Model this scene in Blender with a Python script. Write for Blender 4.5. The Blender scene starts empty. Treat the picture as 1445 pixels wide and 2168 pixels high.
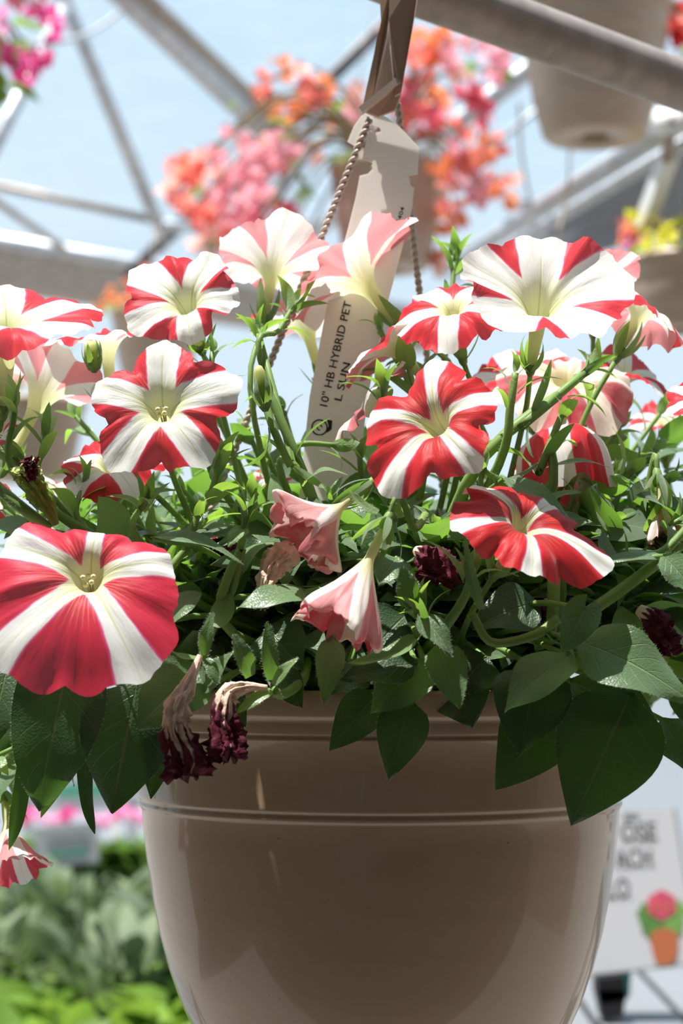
import bpy, bmesh, math, random
from mathutils import Vector, Matrix, noise
R = random.Random(7)
V = Vector
scn = bpy.context.scene
col = scn.collection
# ------------------------------------------------------------------ camera
FPX, W, H = 4045.0, 1445.0, 2168.0
CAMZ = 1.65
PITCH = math.atan((1390 - H / 2) / FPX)
cd = bpy.data.cameras.new('camera')
cam = bpy.data.objects.new('camera', cd)
col.objects.link(cam)
cam.location = (0, 0, CAMZ)
cam.rotation_euler = (math.pi / 2 + PITCH, 0, 0)
cd.sensor_fit = 'VERTICAL'
cd.sensor_height = 22.3
cd.sensor_width = 22.3
cd.lens = 22.3 * FPX / H
cd.clip_start = 0.01
cd.dof.use_dof = True
cd.dof.focus_distance = 0.885
cd.dof.aperture_fstop = 5.6
cd.dof.aperture_blades = 7
scn.camera = cam
# ------------------------------------------------------------------ sky, sun, exposure
world = bpy.data.worlds.new('sky')
scn.world = world
world.use_nodes = True
wn = world.node_tree
wn.nodes.clear()
wo = wn.nodes.new('ShaderNodeOutputWorld')
wb = wn.nodes.new('ShaderNodeBackground')
wt = wn.nodes.new('ShaderNodeTexCoord')
wsx = wn.nodes.new('ShaderNodeSeparateXYZ')
wr = wn.nodes.new('ShaderNodeValToRGB')
wr.color_ramp.elements[0].position = 0.0
wr.color_ramp.elements[0].color = (0.80, 0.91, 1.0, 1)
wr.color_ramp.elements[1].position = 0.55
wr.color_ramp.elements[1].color = (0.47, 0.76, 1.0, 1)
wc = wn.nodes.new('ShaderNodeTexNoise')          # thin high cloud
wc.inputs['Scale'].default_value = 2.2
wc.inputs['Detail'].default_value = 4
wcm = wn.nodes.new('ShaderNodeMapRange')
wcm.inputs['From Min'].default_value = 0.42
wcm.inputs['From Max'].default_value = 0.75
wcm.inputs['To Max'].default_value = 0.5
wmx = wn.nodes.new('ShaderNodeMixRGB')
wmx.inputs['Color2'].default_value = (0.86, 0.93, 1.0, 1)
wn.links.new(wt.outputs['Generated'], wsx.inputs[0])
wn.links.new(wsx.outputs['Z'], wr.inputs['Fac'])
wn.links.new(wt.outputs['Generated'], wc.inputs['Vector'])
wn.links.new(wc.outputs['Fac'], wcm.inputs['Value'])
wn.links.new(wcm.outputs[0], wmx.inputs['Fac'])
wn.links.new(wr.outputs['Color'], wmx.inputs['Color1'])
wn.links.new(wmx.outputs[0], wb.inputs['Color'])
wn.links.new(wb.outputs[0], wo.inputs['Surface'])
wb.inputs['Strength'].default_value = 0.78
sd = bpy.data.lights.new('sun', 'SUN')
sd.energy = 8.2
sd.angle = 0.0095
sd.color = (1.0, 0.965, 0.91)
sun = bpy.data.objects.new('sun', sd)
col.objects.link(sun)
SUNDIR = V((-0.22, -0.07, 0.96)).normalized()
sun.rotation_euler = SUNDIR.to_track_quat('Z', 'Y').to_euler()
sun.location = (0, 0, 8)
scn.view_settings.view_transform = 'Standard'
scn.view_settings.look = 'None'
scn.view_settings.gamma = 1
scn.view_settings.exposure = 0.35
scn.view_settings.use_curve_mapping = False

# ------------------------------------------------------------------ helpers
_cp, _sp = math.cos(PITCH), math.sin(PITCH)


def P(px, py, Y):
    """photo pixel -> world point standing at depth Y"""
    a = (px - W / 2) / FPX
    b = (H / 2 - py) / FPX
    d = V((a, _cp - b * _sp, _sp + b * _cp))
    k = Y / d.y
    return V((d.x * k, Y, CAMZ + d.z * k))


def put(name, me, parent=None, mat=None, mw=None):
    o = bpy.data.objects.new(name, me)
    col.objects.link(o)
    if mat is not None and me is not None and not me.materials:
        me.materials.append(mat)
    if parent is not None:
        o.parent = parent
    if mw is not None:
        o.matrix_basis = mw
    return o


def empty(name, loc=(0, 0, 0)):
    o = bpy.data.objects.new(name, None)
    o.empty_display_size = 0.02
    col.objects.link(o)
    o.location = loc
    return o


def tag(o, label=None, cat=None, group=None, kind=None):
    if label: o['label'] = label
    if cat: o['category'] = cat
    if group: o['group'] = group
    if kind: o['kind'] = kind
    return o


def mk(name, verts, faces, attrs=None, smooth=True, mi=None):
    me = bpy.data.meshes.new(name)
    me.from_pydata([tuple(v) for v in verts], [], faces)
    if smooth:
        me.polygons.foreach_set('use_smooth', [True] * len(me.polygons))
    if attrs:
        for k, data in attrs.items():
            a = me.attributes.new(k, 'FLOAT_VECTOR', 'POINT')
            a.data.foreach_set('vector', [c for t in data for c in t])
    if mi:
        me.polygons.foreach_set('material_index', mi)
    me.update()
    return me


class MB:
    def __init__(s):
        s.v, s.f, s.m = [], [], []

    def add(s, vs, fs, m=0):
        b = len(s.v)
        s.v += [V(v) for v in vs]
        s.f += [tuple(i + b for i in f) for f in fs]
        s.m += [m] * len(fs)
        return s

    def box(s, c, size, rot=None, m=0):
        hx, hy, hz = [k / 2 for k in size]
        vs = [V((x, y, z)) for x in (-hx, hx) for y in (-hy, hy) for z in (-hz, hz)]
        if rot is not None: vs = [rot @ v for v in vs]
        vs = [v + V(c) for v in vs]
        return s.add(vs, [(0, 1, 3, 2), (4, 6, 7, 5), (0, 4, 5, 1), (2, 3, 7, 6), (0, 2, 6, 4), (1, 5, 7, 3)], m)

    def bar(s, a, b, w, h, up=(0, 0, 1), m=0):
        a, b = V(a), V(b)
        d = (b - a)
        x = d.normalized()
        y = V(up).cross(x)
        if y.length < 1e-4: y = V((0, 1, 0)).cross(x)
        y.normalize()
        z = x.cross(y)
        rot = Matrix((x, y, z)).transposed()
        return s.box((a + b) / 2, (d.length, w, h), rot, m)

    def tube(s, pts, rad, n=8, m=0, cap=True):
        vs, fs = tube_vf(pts, rad, n, cap)
        return s.add(vs, fs, m)

    def mesh(s, name, smooth=False):
        return mk(name, s.v, s.f, None, smooth, s.m)

    def build(s, name, mat, parent=None, smooth=False):
        return put(name, s.mesh(name, smooth), parent, mat)


def frames(pts):
    pts = [V(p) for p in pts]
    n = len(pts)
    T = []
    for i in range(n):
        d = pts[min(i + 1, n - 1)] - pts[max(i - 1, 0)]
        T.append(d.normalized() if d.length > 1e-9 else V((0, 0, 1)))
    a = V((0, 0, 1)) if abs(T[0].z) < 0.9 else V((1, 0, 0))
    x = (a - T[0] * a.dot(T[0])).normalized()
    out = []
    for t in T:
        x = (x - t * x.dot(t))
        x = x.normalized() if x.length > 1e-6 else t.orthogonal().normalized()
        out.append((t, x, t.cross(x)))
    return out


def tube_vf(pts, rad, n=8, cap=True):
    pts = [V(p) for p in pts]
    fr = frames(pts)
    if not isinstance(rad, (list, tuple)): rad = [rad] * len(pts)
    vs, fs = [], []
    for p, (t, x, y), r in zip(pts, fr, rad):
        for k in range(n):
            a = 2 * math.pi * k / n
            vs.append(p + x * (r * math.cos(a)) + y * (r * math.sin(a)))
    for i in range(len(pts) - 1):
        for k in range(n):
            k2 = (k + 1) % n
            fs.append((i * n + k, i * n + k2, (i + 1) * n + k2, (i + 1) * n + k))
    if cap:
        fs.append(tuple(reversed(range(n))))
        fs.append(tuple(range((len(pts) - 1) * n, len(pts) * n)))
    return vs, fs


def spline(cps, n=12):
    """Catmull-Rom through the points"""
    cps = [V(c) for c in cps]
    if len(cps) == 2:
        return [cps[0].lerp(cps[1], i / (n - 1)) for i in range(n)]
    ext = [cps[0] * 2 - cps[1]] + cps + [cps[-1] * 2 - cps[-2]]
    out = []
    m = len(cps) - 1
    for i in range(n):
        u = i / (n - 1) * m
        k = min(int(u), m - 1)
        t = u - k
        p0, p1, p2, p3 = ext[k:k + 4]
        out.append(0.5 * ((2 * p1) + (p2 - p0) * t + (2 * p0 - 5 * p1 + 4 * p2 - p3) * t * t + (3 * p1 - p0 - 3 * p2 + p3) * t ** 3))
    return out


def lathe(profile, n=64):
    vs, fs = [], []
    for r, z in profile:
        for k in range(n):
            a = 2 * math.pi * k / n
            vs.append(V((r * math.cos(a), r * math.sin(a), z)))
    for i in range(len(profile) - 1):
        for k in range(n):
            k2 = (k + 1) % n
            fs.append((i * n + k, i * n + k2, (i + 1) * n + k2, (i + 1) * n + k))
    return vs, fs


def basis(n, up=(0, 0, 1)):
    n = V(n).normalized()
    u = V(up) - n * n.dot(V(up))
    if u.length < 1e-4: u = V((0, 1, 0)) - n * n.y
    u.normalize()
    return Matrix((u.cross(n), u, n)).transposed()


def ss(a, b, x):
    t = max(0.0, min(1.0, (x - a) / (b - a)))
    return t * t * (3 - 2 * t)


# ------------------------------------------------------------------ materials
class NT:
    def __init__(s, name):
        s.mat = bpy.data.materials.new(name)
        s.mat.use_nodes = True
        s.t = s.mat.node_tree
        s.t.nodes.clear()
        s.out = s.t.nodes.new('ShaderNodeOutputMaterial')

    def n(s, typ, ins=None, **props):
        nd = s.t.nodes.new('ShaderNode' + typ)
        for k, v in props.items(): setattr(nd, k, v)
        for k, v in (ins or {}).items(): s.set(nd.inputs[k], v)
        return nd

    def set(s, sock, v):
        if hasattr(v, 'is_output'): s.t.links.new(v, sock)
        else:
            if isinstance(v, (tuple, list)) and len(v) == 3 and sock.type == 'RGBA': v = (*v, 1)
            sock.default_value = v

    def math(s, op, a, b=0.0, c=0.0, clamp=False):
        nd = s.n('Math', operation=op, use_clamp=clamp)
        s.set(nd.inputs[0], a); s.set(nd.inputs[1], b); s.set(nd.inputs[2], c)
        return nd.outputs[0]

    def mix(s, f, a, b, mode='MIX'):
        nd = s.n('MixRGB', blend_type=mode)
        s.set(nd.inputs[0], f); s.set(nd.inputs[1], a); s.set(nd.inputs[2], b)
        return nd.outputs[0]

    def rng(s, v, a, b, c=0.0, d=1.0, smooth=True):
        nd = s.n('MapRange', interpolation_type='SMOOTHSTEP' if smooth else 'LINEAR')
        for k, x in zip(('Value', 'From Min', 'From Max', 'To Min', 'To Max'), (v, a, b, c, d)): s.set(nd.inputs[k], x)
        return nd.outputs[0]

    def ramp(s, f, stops):
        nd = s.n('ValToRGB')
        e = nd.color_ramp.elements
        while len(e) < len(stops): e.new(0.5)
        for el, (p, c) in zip(e, stops):
            el.position = p
            el.color = (*c, 1)
        s.set(nd.inputs[0], f)
        return nd.outputs[0]

    def noise(s, scale, detail=3, vec=None, rough=0.5):
        nd = s.n('TexNoise', {'Scale': scale, 'Detail': detail, 'Roughness': rough})
        if vec is None:
            vec = s.n('TexCoord').outputs['Object']
        s.set(nd.inputs['Vector'], vec)
        return nd.outputs['Fac']

    def bump(s, h, strength=0.3, dist=0.001):
        return s.n('Bump', {'Height': h, 'Strength': strength, 'Distance': dist}).outputs[0]

    def pbr(s, base, rough=0.5, spec=0.5, metal=0.0, normal=None, coat=0.0, sheen=0.0):
        nd = s.n('BsdfPrincipled', {'Base Color': base, 'Roughness': rough, 'Specular IOR Level': spec, 'Metallic': metal,
                                    'Coat Weight': coat, 'Coat Roughness': 0.05, 'Sheen Weight': sheen})
        if normal is not None: s.set(nd.inputs['Normal'], normal)
        return nd.outputs[0]

    def done(s, sh, trans=None, f=0.4, normal=None):
        if trans is not None:
            tr = s.n('BsdfTranslucent', {'Color': trans})
            if normal is not None: s.set(tr.inputs['Normal'], normal)
            mx = s.n('MixShader', {0: f})
            s.t.links.new(sh, mx.inputs[1]); s.t.links.new(tr.outputs[0], mx.inputs[2])
            sh = mx.outputs[0]
        s.t.links.new(sh, s.out.inputs['Surface'])
        return s.mat


def simple(name, c, rough=0.6, spec=0.4, metal=0.0, var=0.12, scale=20, coat=0.0, trans=None, f=0.35):
    m = NT(name)
    nz = m.noise(scale, 3)
    colr = m.mix(nz, tuple(k * (1 - var) for k in c), tuple(min(1, k * (1 + var)) for k in c))
    if name.startswith('leaf_'):
        oi = m.n('ObjectInfo').outputs['Random']
        colr = m.mix(m.rng(oi, 0, 1, 0.0, 1.0, False), m.mix(1.0, colr, (0.55, 0.6, 0.6), 'MULTIPLY'), m.mix(1.0, colr, (1.5, 1.35, 1.25), 'MULTIPLY'))
    sh = m.pbr(colr, rough, spec, metal, None, coat)
    return m.done(sh, trans, f)


def petal_material(name, red=(0.63, 0.006, 0.022), white=(0.86, 0.855, 0.83), fringe=(0.80, 0.10, 0.26), veins=0.0, aged=0.0, trans=0.42):
    m = NT(name)
    a = m.n('Attribute', attribute_name='pat')
    sx = m.n('SeparateXYZ', {0: a.outputs['Vector']})
    d, rho, lat = sx.outputs
    b = m.n('Attribute', attribute_name='pv').outputs['Vector']
    oi = m.n('ObjectInfo').outputs['Random']
    nz = m.n('TexNoise', {'Scale': 1.0, 'Detail': 4.0, 'W': m.math('MULTIPLY', oi, 50)}, noise_dimensions='4D')
    m.set(nz.inputs['Vector'], b)
    d2 = m.math('ADD', d, m.math('MULTIPLY', m.math('SUBTRACT', nz.outputs['Fac'], 0.5), 0.05))
    f = m.rng(d2, -0.05, 0.07, smooth=False)
    dark = tuple(k * 0.84 for k in red)
    fine = m.n('TexNoise', {'Scale': 1.0, 'Detail': 3.0})
    vv = m.n('VectorMath', {0: b, 1: (3.0, 0.8, 1.0)}, operation='MULTIPLY')
    m.set(fine.inputs['Vector'], vv.outputs[0])
    redc = m.mix(fine.outputs['Fac'], dark, tuple(min(1, k * 1.12) for k in red))
    wht = m.mix(m.math('MULTIPLY', fine.outputs['Fac'], 0.16), white, (0.68, 0.72, 0.56))
    c1 = m.mix(m.rng(f, 0.34, 0.5), wht, fringe)
    c2 = m.mix(m.rng(f, 0.44, 0.66), c1, redc)
    # green-yellow throat and the fine green vein down the middle of each white ray
    iswhite = m.rng(f, 0.5, 0.34)
    th = m.math('MULTIPLY', m.rng(rho, 0.52, 0.10), m.math('ADD', m.math('MULTIPLY', iswhite, 0.72), 0.0))
    c3 = m.mix(th, c2, (0.80, 0.82, 0.34))
    al = m.math('ABSOLUTE', lat)
    vein = m.math('MULTIPLY', m.rng(al, 0.016, 0.002), m.math('MULTIPLY', iswhite, m.rng(rho, 1.0, 0.3, 0.25, 0.85)))
    c4 = m.mix(vein, c3, (0.52, 0.60, 0.16))
    lines = m.n('TexWave', {'Scale': 0.3, 'Distortion': 1.0, 'Detail': 1.0}, wave_type='BANDS', bands_direction='X')
    m.set(lines.inputs['Vector'], b)
    ln = m.rng(lines.outputs['Fac'], 0.72, 0.95)
    c5 = m.mix(m.math('MULTIPLY', m.math('MULTIPLY', ln, m.rng(rho, 0.62, 0.2)), 0.35), c4, (0.66, 0.70, 0.28))
    if veins:
        msk = m.math('MULTIPLY', m.math('MULTIPLY', m.rng(lines.outputs['Fac'], 0.55, 0.8), m.rng(rho, 0.5, 0.25)), m.rng(d, -0.10, 0.04))
        c5 = m.mix(m.math('MULTIPLY', msk, veins), c5, (0.10, 0.004, 0.015))
    if aged:
        ag = m.noise(90, 4)
        c5 = m.mix(m.math('MULTIPLY', m.rng(ag, 0.35, 0.7), aged), c5, (0.72, 0.50, 0.42))
    # paler outside of the corolla
    back = m.n('NewGeometry').outputs['Backfacing']
    c6 = m.mix(m.math('MULTIPLY', back, 0.5), c5, (0.84, 0.52, 0.50))
    c6 = m.mix(m.math('MULTIPLY', m.math('MULTIPLY', back, iswhite), 0.8), c6, m.mix(th, (0.84, 0.82, 0.76), (0.66, 0.72, 0.26)))
    nm = m.bump(m.math('ADD', m.math('MULTIPLY', fine.outputs['Fac'], 0.35), m.math('MULTIPLY', nz.outputs['Fac'], 1.6)), 0.22, 0.0014)
    sh = m.pbr(c6, 0.5, 0.22, 0, nm, 0, 0.12)
    tc = m.mix(0.35, c6, (0.95, 0.42, 0.46), 'MIX')
    tc = m.mix(iswhite, tc, c6)
    return m.done(sh, tc, trans, nm)


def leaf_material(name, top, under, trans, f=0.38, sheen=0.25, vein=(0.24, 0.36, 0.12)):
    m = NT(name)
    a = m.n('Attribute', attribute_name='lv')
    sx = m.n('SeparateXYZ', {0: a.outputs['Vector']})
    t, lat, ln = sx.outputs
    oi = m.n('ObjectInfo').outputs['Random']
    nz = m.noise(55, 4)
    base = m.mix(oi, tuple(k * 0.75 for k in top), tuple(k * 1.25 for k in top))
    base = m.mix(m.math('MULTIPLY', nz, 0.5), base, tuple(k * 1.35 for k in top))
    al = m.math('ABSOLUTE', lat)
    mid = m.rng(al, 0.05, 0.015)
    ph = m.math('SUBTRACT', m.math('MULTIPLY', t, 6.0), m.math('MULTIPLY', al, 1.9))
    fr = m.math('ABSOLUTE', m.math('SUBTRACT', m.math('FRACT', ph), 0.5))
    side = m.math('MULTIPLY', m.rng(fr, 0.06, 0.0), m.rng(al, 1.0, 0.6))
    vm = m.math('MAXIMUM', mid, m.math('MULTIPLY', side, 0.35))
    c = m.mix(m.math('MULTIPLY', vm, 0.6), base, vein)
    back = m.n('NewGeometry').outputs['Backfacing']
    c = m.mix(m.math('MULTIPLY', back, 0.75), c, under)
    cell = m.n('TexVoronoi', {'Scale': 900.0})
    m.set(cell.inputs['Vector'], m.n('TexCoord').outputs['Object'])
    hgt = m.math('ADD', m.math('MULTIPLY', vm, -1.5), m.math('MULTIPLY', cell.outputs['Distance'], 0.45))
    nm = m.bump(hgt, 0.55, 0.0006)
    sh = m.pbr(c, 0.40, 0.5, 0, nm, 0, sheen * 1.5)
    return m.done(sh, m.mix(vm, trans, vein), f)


M = {}
M['petal'] = petal_material('petal_striped')
M['petal_deep'] = petal_material('petal_striped_deep', red=(0.60, 0.004, 0.012), veins=0.9)
M['petal_rose'] = petal_material('petal_striped_rose', red=(0.64, 0.010, 0.048), fringe=(0.78, 0.08, 0.28), veins=0.1)
M['petal_old'] = petal_material('petal_faded', red=(0.56, 0.035, 0.075), white=(0.84, 0.74, 0.66), fringe=(0.72, 0.22, 0.30), aged=0.35)
M['petal_dusk'] = petal_material('petal_dusky', red=(0.42, 0.012, 0.035), white=(0.70, 0.47, 0.46), fringe=(0.5, 0.14, 0.2), aged=0.5)
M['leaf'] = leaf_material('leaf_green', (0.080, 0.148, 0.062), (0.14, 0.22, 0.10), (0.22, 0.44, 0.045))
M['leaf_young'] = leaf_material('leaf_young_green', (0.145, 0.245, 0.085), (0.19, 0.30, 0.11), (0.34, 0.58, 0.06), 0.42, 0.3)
M['leaf_shaded'] = leaf_material('leaf_shaded_green', (0.024, 0.058, 0.020), (0.06, 0.10, 0.045), (0.10, 0.24, 0.02), 0.28, 0.05, (0.12, 0.18, 0.06))  # darker copy of the leaf green: shade under the mound put into the colour
M['stem'] = simple('stem_green', (0.20, 0.32, 0.09), 0.5, 0.35, var=0.2, scale=60, trans=(0.36, 0.52, 0.12), f=0.3)
M['hair'] = simple('plant_hair', (0.80, 0.82, 0.68), 0.5, 0.3, trans=(0.9, 0.92, 0.8), f=0.5)
M['anther'] = simple('anther', (0.68, 0.62, 0.36), 0.6, 0.3, scale=400)
M['soil'] = simple('potting_soil', (0.03, 0.022, 0.016), 0.95, 0.1, var=0.6, scale=150)


def pot_material():
    m = NT('taupe_plastic')
    tc = m.n('TexCoord').outputs['Object']
    st = m.n('VectorMath', {0: tc, 1: (6, 6, 26)}, operation='MULTIPLY').outputs[0]
    nz = m.n('TexNoise', {'Scale': 1.2, 'Detail': 3, 'Distortion': 1.5, 'Vector': st}).outputs['Fac']
    c = m.mix(nz, (0.33, 0.225, 0.145), (0.42, 0.295, 0.195))
    spk = m.rng(m.noise(420, 2), 0.73, 0.78)
    c = m.mix(m.math('MULTIPLY', spk, 0.5), c, (0.06, 0.04, 0.03))
    wob = m.n('VectorMath', {0: tc, 1: (60, 60, 5)}, operation='MULTIPLY').outputs[0]
    nm = m.bump(m.n('TexNoise', {'Scale': 0.8, 'Detail': 2, 'Vector': wob}).outputs['Fac'], 0.16, 0.002)
    return m.done(m.pbr(c, 0.30, 0.4, 0, nm, 0.5))


M['pot'] = pot_material()


def pot_far_material():
    m = NT('tan_plastic')
    st = m.n('VectorMath', {0: m.n('TexCoord').outputs['Object'], 1: (4, 4, 18)}, operation='MULTIPLY').outputs[0]
    nz = m.n('TexNoise', {'Scale': 1.6, 'Detail': 3, 'Distortion': 2.5, 'Vector': st}).outputs['Fac']
    c = m.mix(nz, (0.36, 0.25, 0.175), (0.56, 0.43, 0.33))
    return m.done(m.pbr(c, 0.4, 0.4))


M['pot_far'] = pot_far_material()


def metal(name, c, c2, rough=0.45, met=0.75, scale=30):
    m = NT(name)
    st = m.n('VectorMath', {0: m.n('TexCoord').outputs['Object'], 1: (1, 1, 1)}, operation='MULTIPLY').outputs[0]
    nz = m.n('TexNoise', {'Scale': scale, 'Detail': 5, 'Vector': st}).outputs['Fac']
    cc = m.mix(m.rng(nz, 0.3, 0.7), c, c2)
    return m.done(m.pbr(cc, rough, 0.5, met))


M['galv'] = metal('galvanised_steel', (0.42, 0.43, 0.46), (0.60, 0.61, 0.64), 0.5, 0.55)
M['galv_warm'] = metal('weathered_steel', (0.30, 0.25, 0.215), (0.42, 0.36, 0.32), 0.55, 0.45)
M['pipe'] = metal('pipe_steel', (0.27, 0.225, 0.20), (0.36, 0.30, 0.275), 0.5, 0.15, 60)
M['dark_metal'] = metal('dark_steel', (0.07, 0.065, 0.07), (0.12, 0.11, 0.11), 0.5, 0.4)
M['white_paint'] = simple('white_paint', (0.78, 0.79, 0.80), 0.5, 0.4, var=0.05, scale=8)
M['wire'] = simple('taupe_wire', (0.46, 0.38, 0.32), 0.4, 0.5, var=0.1, scale=100)
M['strap'] = simple('taupe_strap', (0.38, 0.27, 0.20), 0.5, 0.4, var=0.08, scale=60)
M['tag'] = simple('white_plastic', (0.84, 0.81, 0.77), 0.35, 0.5, var=0.03, scale=30, trans=(0.95, 0.88, 0.80), f=0.5)
M['ink'] = simple('black_ink', (0.025, 0.025, 0.03), 0.6, 0.2)
M['sign'] = simple('sign_white', (0.50, 0.495, 0.51), 0.4, 0.4, var=0.03, scale=5)
M['signgrey'] = simple('sign_frame_grey', (0.22, 0.23, 0.24), 0.5, 0.4)
M['teal'] = simple('teal_plastic', (0.03, 0.30, 0.26), 0.5, 0.4)
M['black'] = simple('black_plastic', (0.02, 0.018, 0.02), 0.45, 0.4)
M['green_print'] = simple('green_print', (0.10, 0.36, 0.24), 0.5, 0.3)
M['grey_print'] = simple('grey_print', (0.30, 0.33, 0.34), 0.5, 0.3)
M['terracotta'] = simple('terracotta_print', (0.40, 0.12, 0.05), 0.6, 0.3, var=0.3, scale=40)
M['pink_print'] = simple('pink_print', (0.52, 0.075, 0.12), 0.6, 0.3, var=0.25, scale=60)
M['leaf_print'] = simple('leaf_print', (0.12, 0.26, 0.065), 0.6, 0.3, var=0.25, scale=60)
M['bench'] = simple('bench_grey', (0.17, 0.175, 0.185), 0.6, 0.4, var=0.1, scale=6)
M['concrete'] = simple('concrete', (0.24, 0.22, 0.20), 0.85, 0.3, var=0.2, scale=4)
M['boards'] = simple('brown_boards', (0.34, 0.27, 0.21), 0.7, 0.3, var=0.2, scale=3)
M['wallsheet'] = simple('wall_sheet', (0.66, 0.70, 0.74), 0.6, 0.3, var=0.06, scale=2)


def film_material():
    m = NT('clear_roof_film')
    tr = m.n('BsdfTransparent', {'Color': (0.985, 0.99, 1.0)})
    gl = m.n('BsdfTranslucent', {'Color': (0.9, 0.95, 1.0)})
    nz = m.noise(3.0, 3)
    mx = m.n('MixShader', {0: m.rng(nz, 0.3, 0.8, 0.004, 0.025)})
    m.t.links.new(tr.outputs[0], mx.inputs[1]); m.t.links.new(gl.outputs[0], mx.inputs[2])
    m.t.links.new(mx.outputs[0], m.out.inputs['Surface'])
    return m.mat


M['film'] = film_material()
for nm_, c_ in (('coral', (0.86, 0.25, 0.20)), ('pink', (0.88, 0.42, 0.48)), ('rose', (0.72, 0.14, 0.20)), ('orange', (0.88, 0.30, 0.12)),
                ('magenta', (0.86, 0.08, 0.36)), ('peach', (0.92, 0.52, 0.44)), ('yellow', (0.72, 0.68, 0.05)), ('red', (0.66, 0.03, 0.03)), ('lilac', (0.66, 0.25, 0.55)),
                ('softpink', (0.86, 0.34, 0.58))):
    M['b_' + nm_] = simple('bract_' + nm_, c_, 0.6, 0.15, var=0.2, scale=25, trans=tuple(min(1, k * 1.1 + 0.06) for k in c_), f=0.45)
M['leaf_far'] = simple('leaf_far', (0.11, 0.22, 0.045), 0.5, 0.35, var=0.4, scale=12, trans=(0.30, 0.48, 0.05), f=0.4)
M['leaf_grey'] = simple('leaf_grey_green', (0.15, 0.21, 0.12), 0.6, 0.3, var=0.3, scale=12, trans=(0.18, 0.26, 0.10), f=0.3)
M['leaf_mid'] = simple('leaf_mid_green', (0.07, 0.16, 0.035), 0.55, 0.35, var=0.4, scale=12, trans=(0.15, 0.28, 0.04), f=0.35)
M['leaf_lime'] = simple('leaf_lime', (0.15, 0.27, 0.035), 0.55, 0.35, var=0.4, scale=12, trans=(0.25, 0.40, 0.05), f=0.4)
M['twig'] = simple('twig', (0.20, 0.15, 0.08), 0.8, 0.2)
M['mat_dry'] = None


def dried_material():
    m = NT('dried_petal')
    a = m.n('Attribute', attribute_name='pat')
    sx = m.n('SeparateXYZ', {0: a.outputs['Vector']})
    f, t, q = sx.outputs
    nz = m.noise(260, 4)
    f2 = m.math('ADD', f, m.math('MULTIPLY', m.math('SUBTRACT', nz, 0.5), 0.25))
    tan = m.mix(nz, (0.60, 0.43, 0.31), (0.86, 0.74, 0.60))
    pur = m.mix(nz, (0.045, 0.006, 0.014), (0.15, 0.018, 0.040))
    c = m.mix(m.rng(f2, 0.42, 0.58), tan, pur)
    nm = m.bump(nz, 0.6, 0.0012)
    return m.done(m.pbr(c, 0.75, 0.2, 0, nm), m.mix(0.5, c, (0.6, 0.35, 0.25)), 0.2)


M['dried'] = dried_material()


def bud_material():
    m = NT('bud_green')
    tc = m.n('TexCoord').outputs['Generated']
    z = m.n('SeparateXYZ', {0: tc}).outputs[2]
    c = m.ramp(z, [(0.0, (0.16, 0.28, 0.07)), (0.6, (0.34, 0.48, 0.10)), (1.0, (0.62, 0.62, 0.26))])
    return m.done(m.pbr(c, 0.5, 0.3), c, 0.3)


M['bud'] = bud_material()

# ------------------------------------------------------------------ the place: floor, far wall, roof frame, and added light-blocking walls
fl = MB().box((0, 6, -0.05), (24, 28, 0.1)).build('floor', M['concrete'])
tag(fl, 'grey concrete greenhouse floor far below the hanging pot', kind='structure')
wall = empty('wall_back', (0, 17, 0))
tag(wall, 'pale translucent far end wall of the greenhouse', kind='structure')
for i in range(12):
    MB().box((-11 + i * 2.0 + 1.0 - 1, 0, 0.85), (1.96, 0.04, 1.7)).build('panel', M['wallsheet'], wall)
MB().box((0, -0.05, 1.73), (24, 0.12, 0.08)).build('rail', M['galv'], wall)

wf = empty('wall_shade_front', (0, -3.4, 0))  # unseen wall, added to block sky light on the pot front
tag(wf, 'unseen brown boarded wall added behind the viewer to hold back sky light', kind='structure')
for i in range(20):
    MB().box((0, 0, 0.11 + i * 0.225), (14, 0.05 + 0.01 * (i % 2), 0.215)).build('shade_plank', M['boards'], wf)
for sx, nm_ in ((-1, 'wall_shade_left'), (1, 'wall_shade_right')):  # unseen side walls, added to darken the pot's flanks and their reflections
    ws = empty(nm_, (sx * 3.8, -0.6, 0))
    tag(ws, 'unseen brown boarded wall added to keep sky off the pot sides, ' + ('left' if sx < 0 else 'right') + ' of the viewer', kind='structure')
    for i in range(20):
        MB().box((0, 0, 0.11 + i * 0.225), (0.05 + 0.01 * (i % 2), 5.6, 0.215)).build('shade_plank', M['boards'], ws)
cf = empty('ceiling_shade_front', (0, -1.9, 4.2))  # unseen opaque roof, added to cut the light from the camera side
tag(cf, 'unseen solid roof added behind the viewer to shade the front', kind='structure')
for i in range(14):
    MB().box((-6.5 + i, 0, 0), (0.98, 3.2, 0.05)).build('shade_panel', M['boards'], cf)

roof = empty('ceiling', (0, 0, 0))
tag(roof, 'open steel roof frame of the greenhouse under clear film and blue sky', kind='structure')


def rbar(name, a, b, w, mat, h=None, up=(0, 0, 1)):
    return MB().bar(P(*a), P(*b), w, h or w, up).build(name, M[mat], roof)


def rpipe(name, cps, r, mat, n=12, k=2):
    pts = spline([P(*c) for c in cps], k) if k > 2 else [P(*c) for c in cps]
    return MB().tube(pts, r, n).build(name, M[mat], roof, True)


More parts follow.
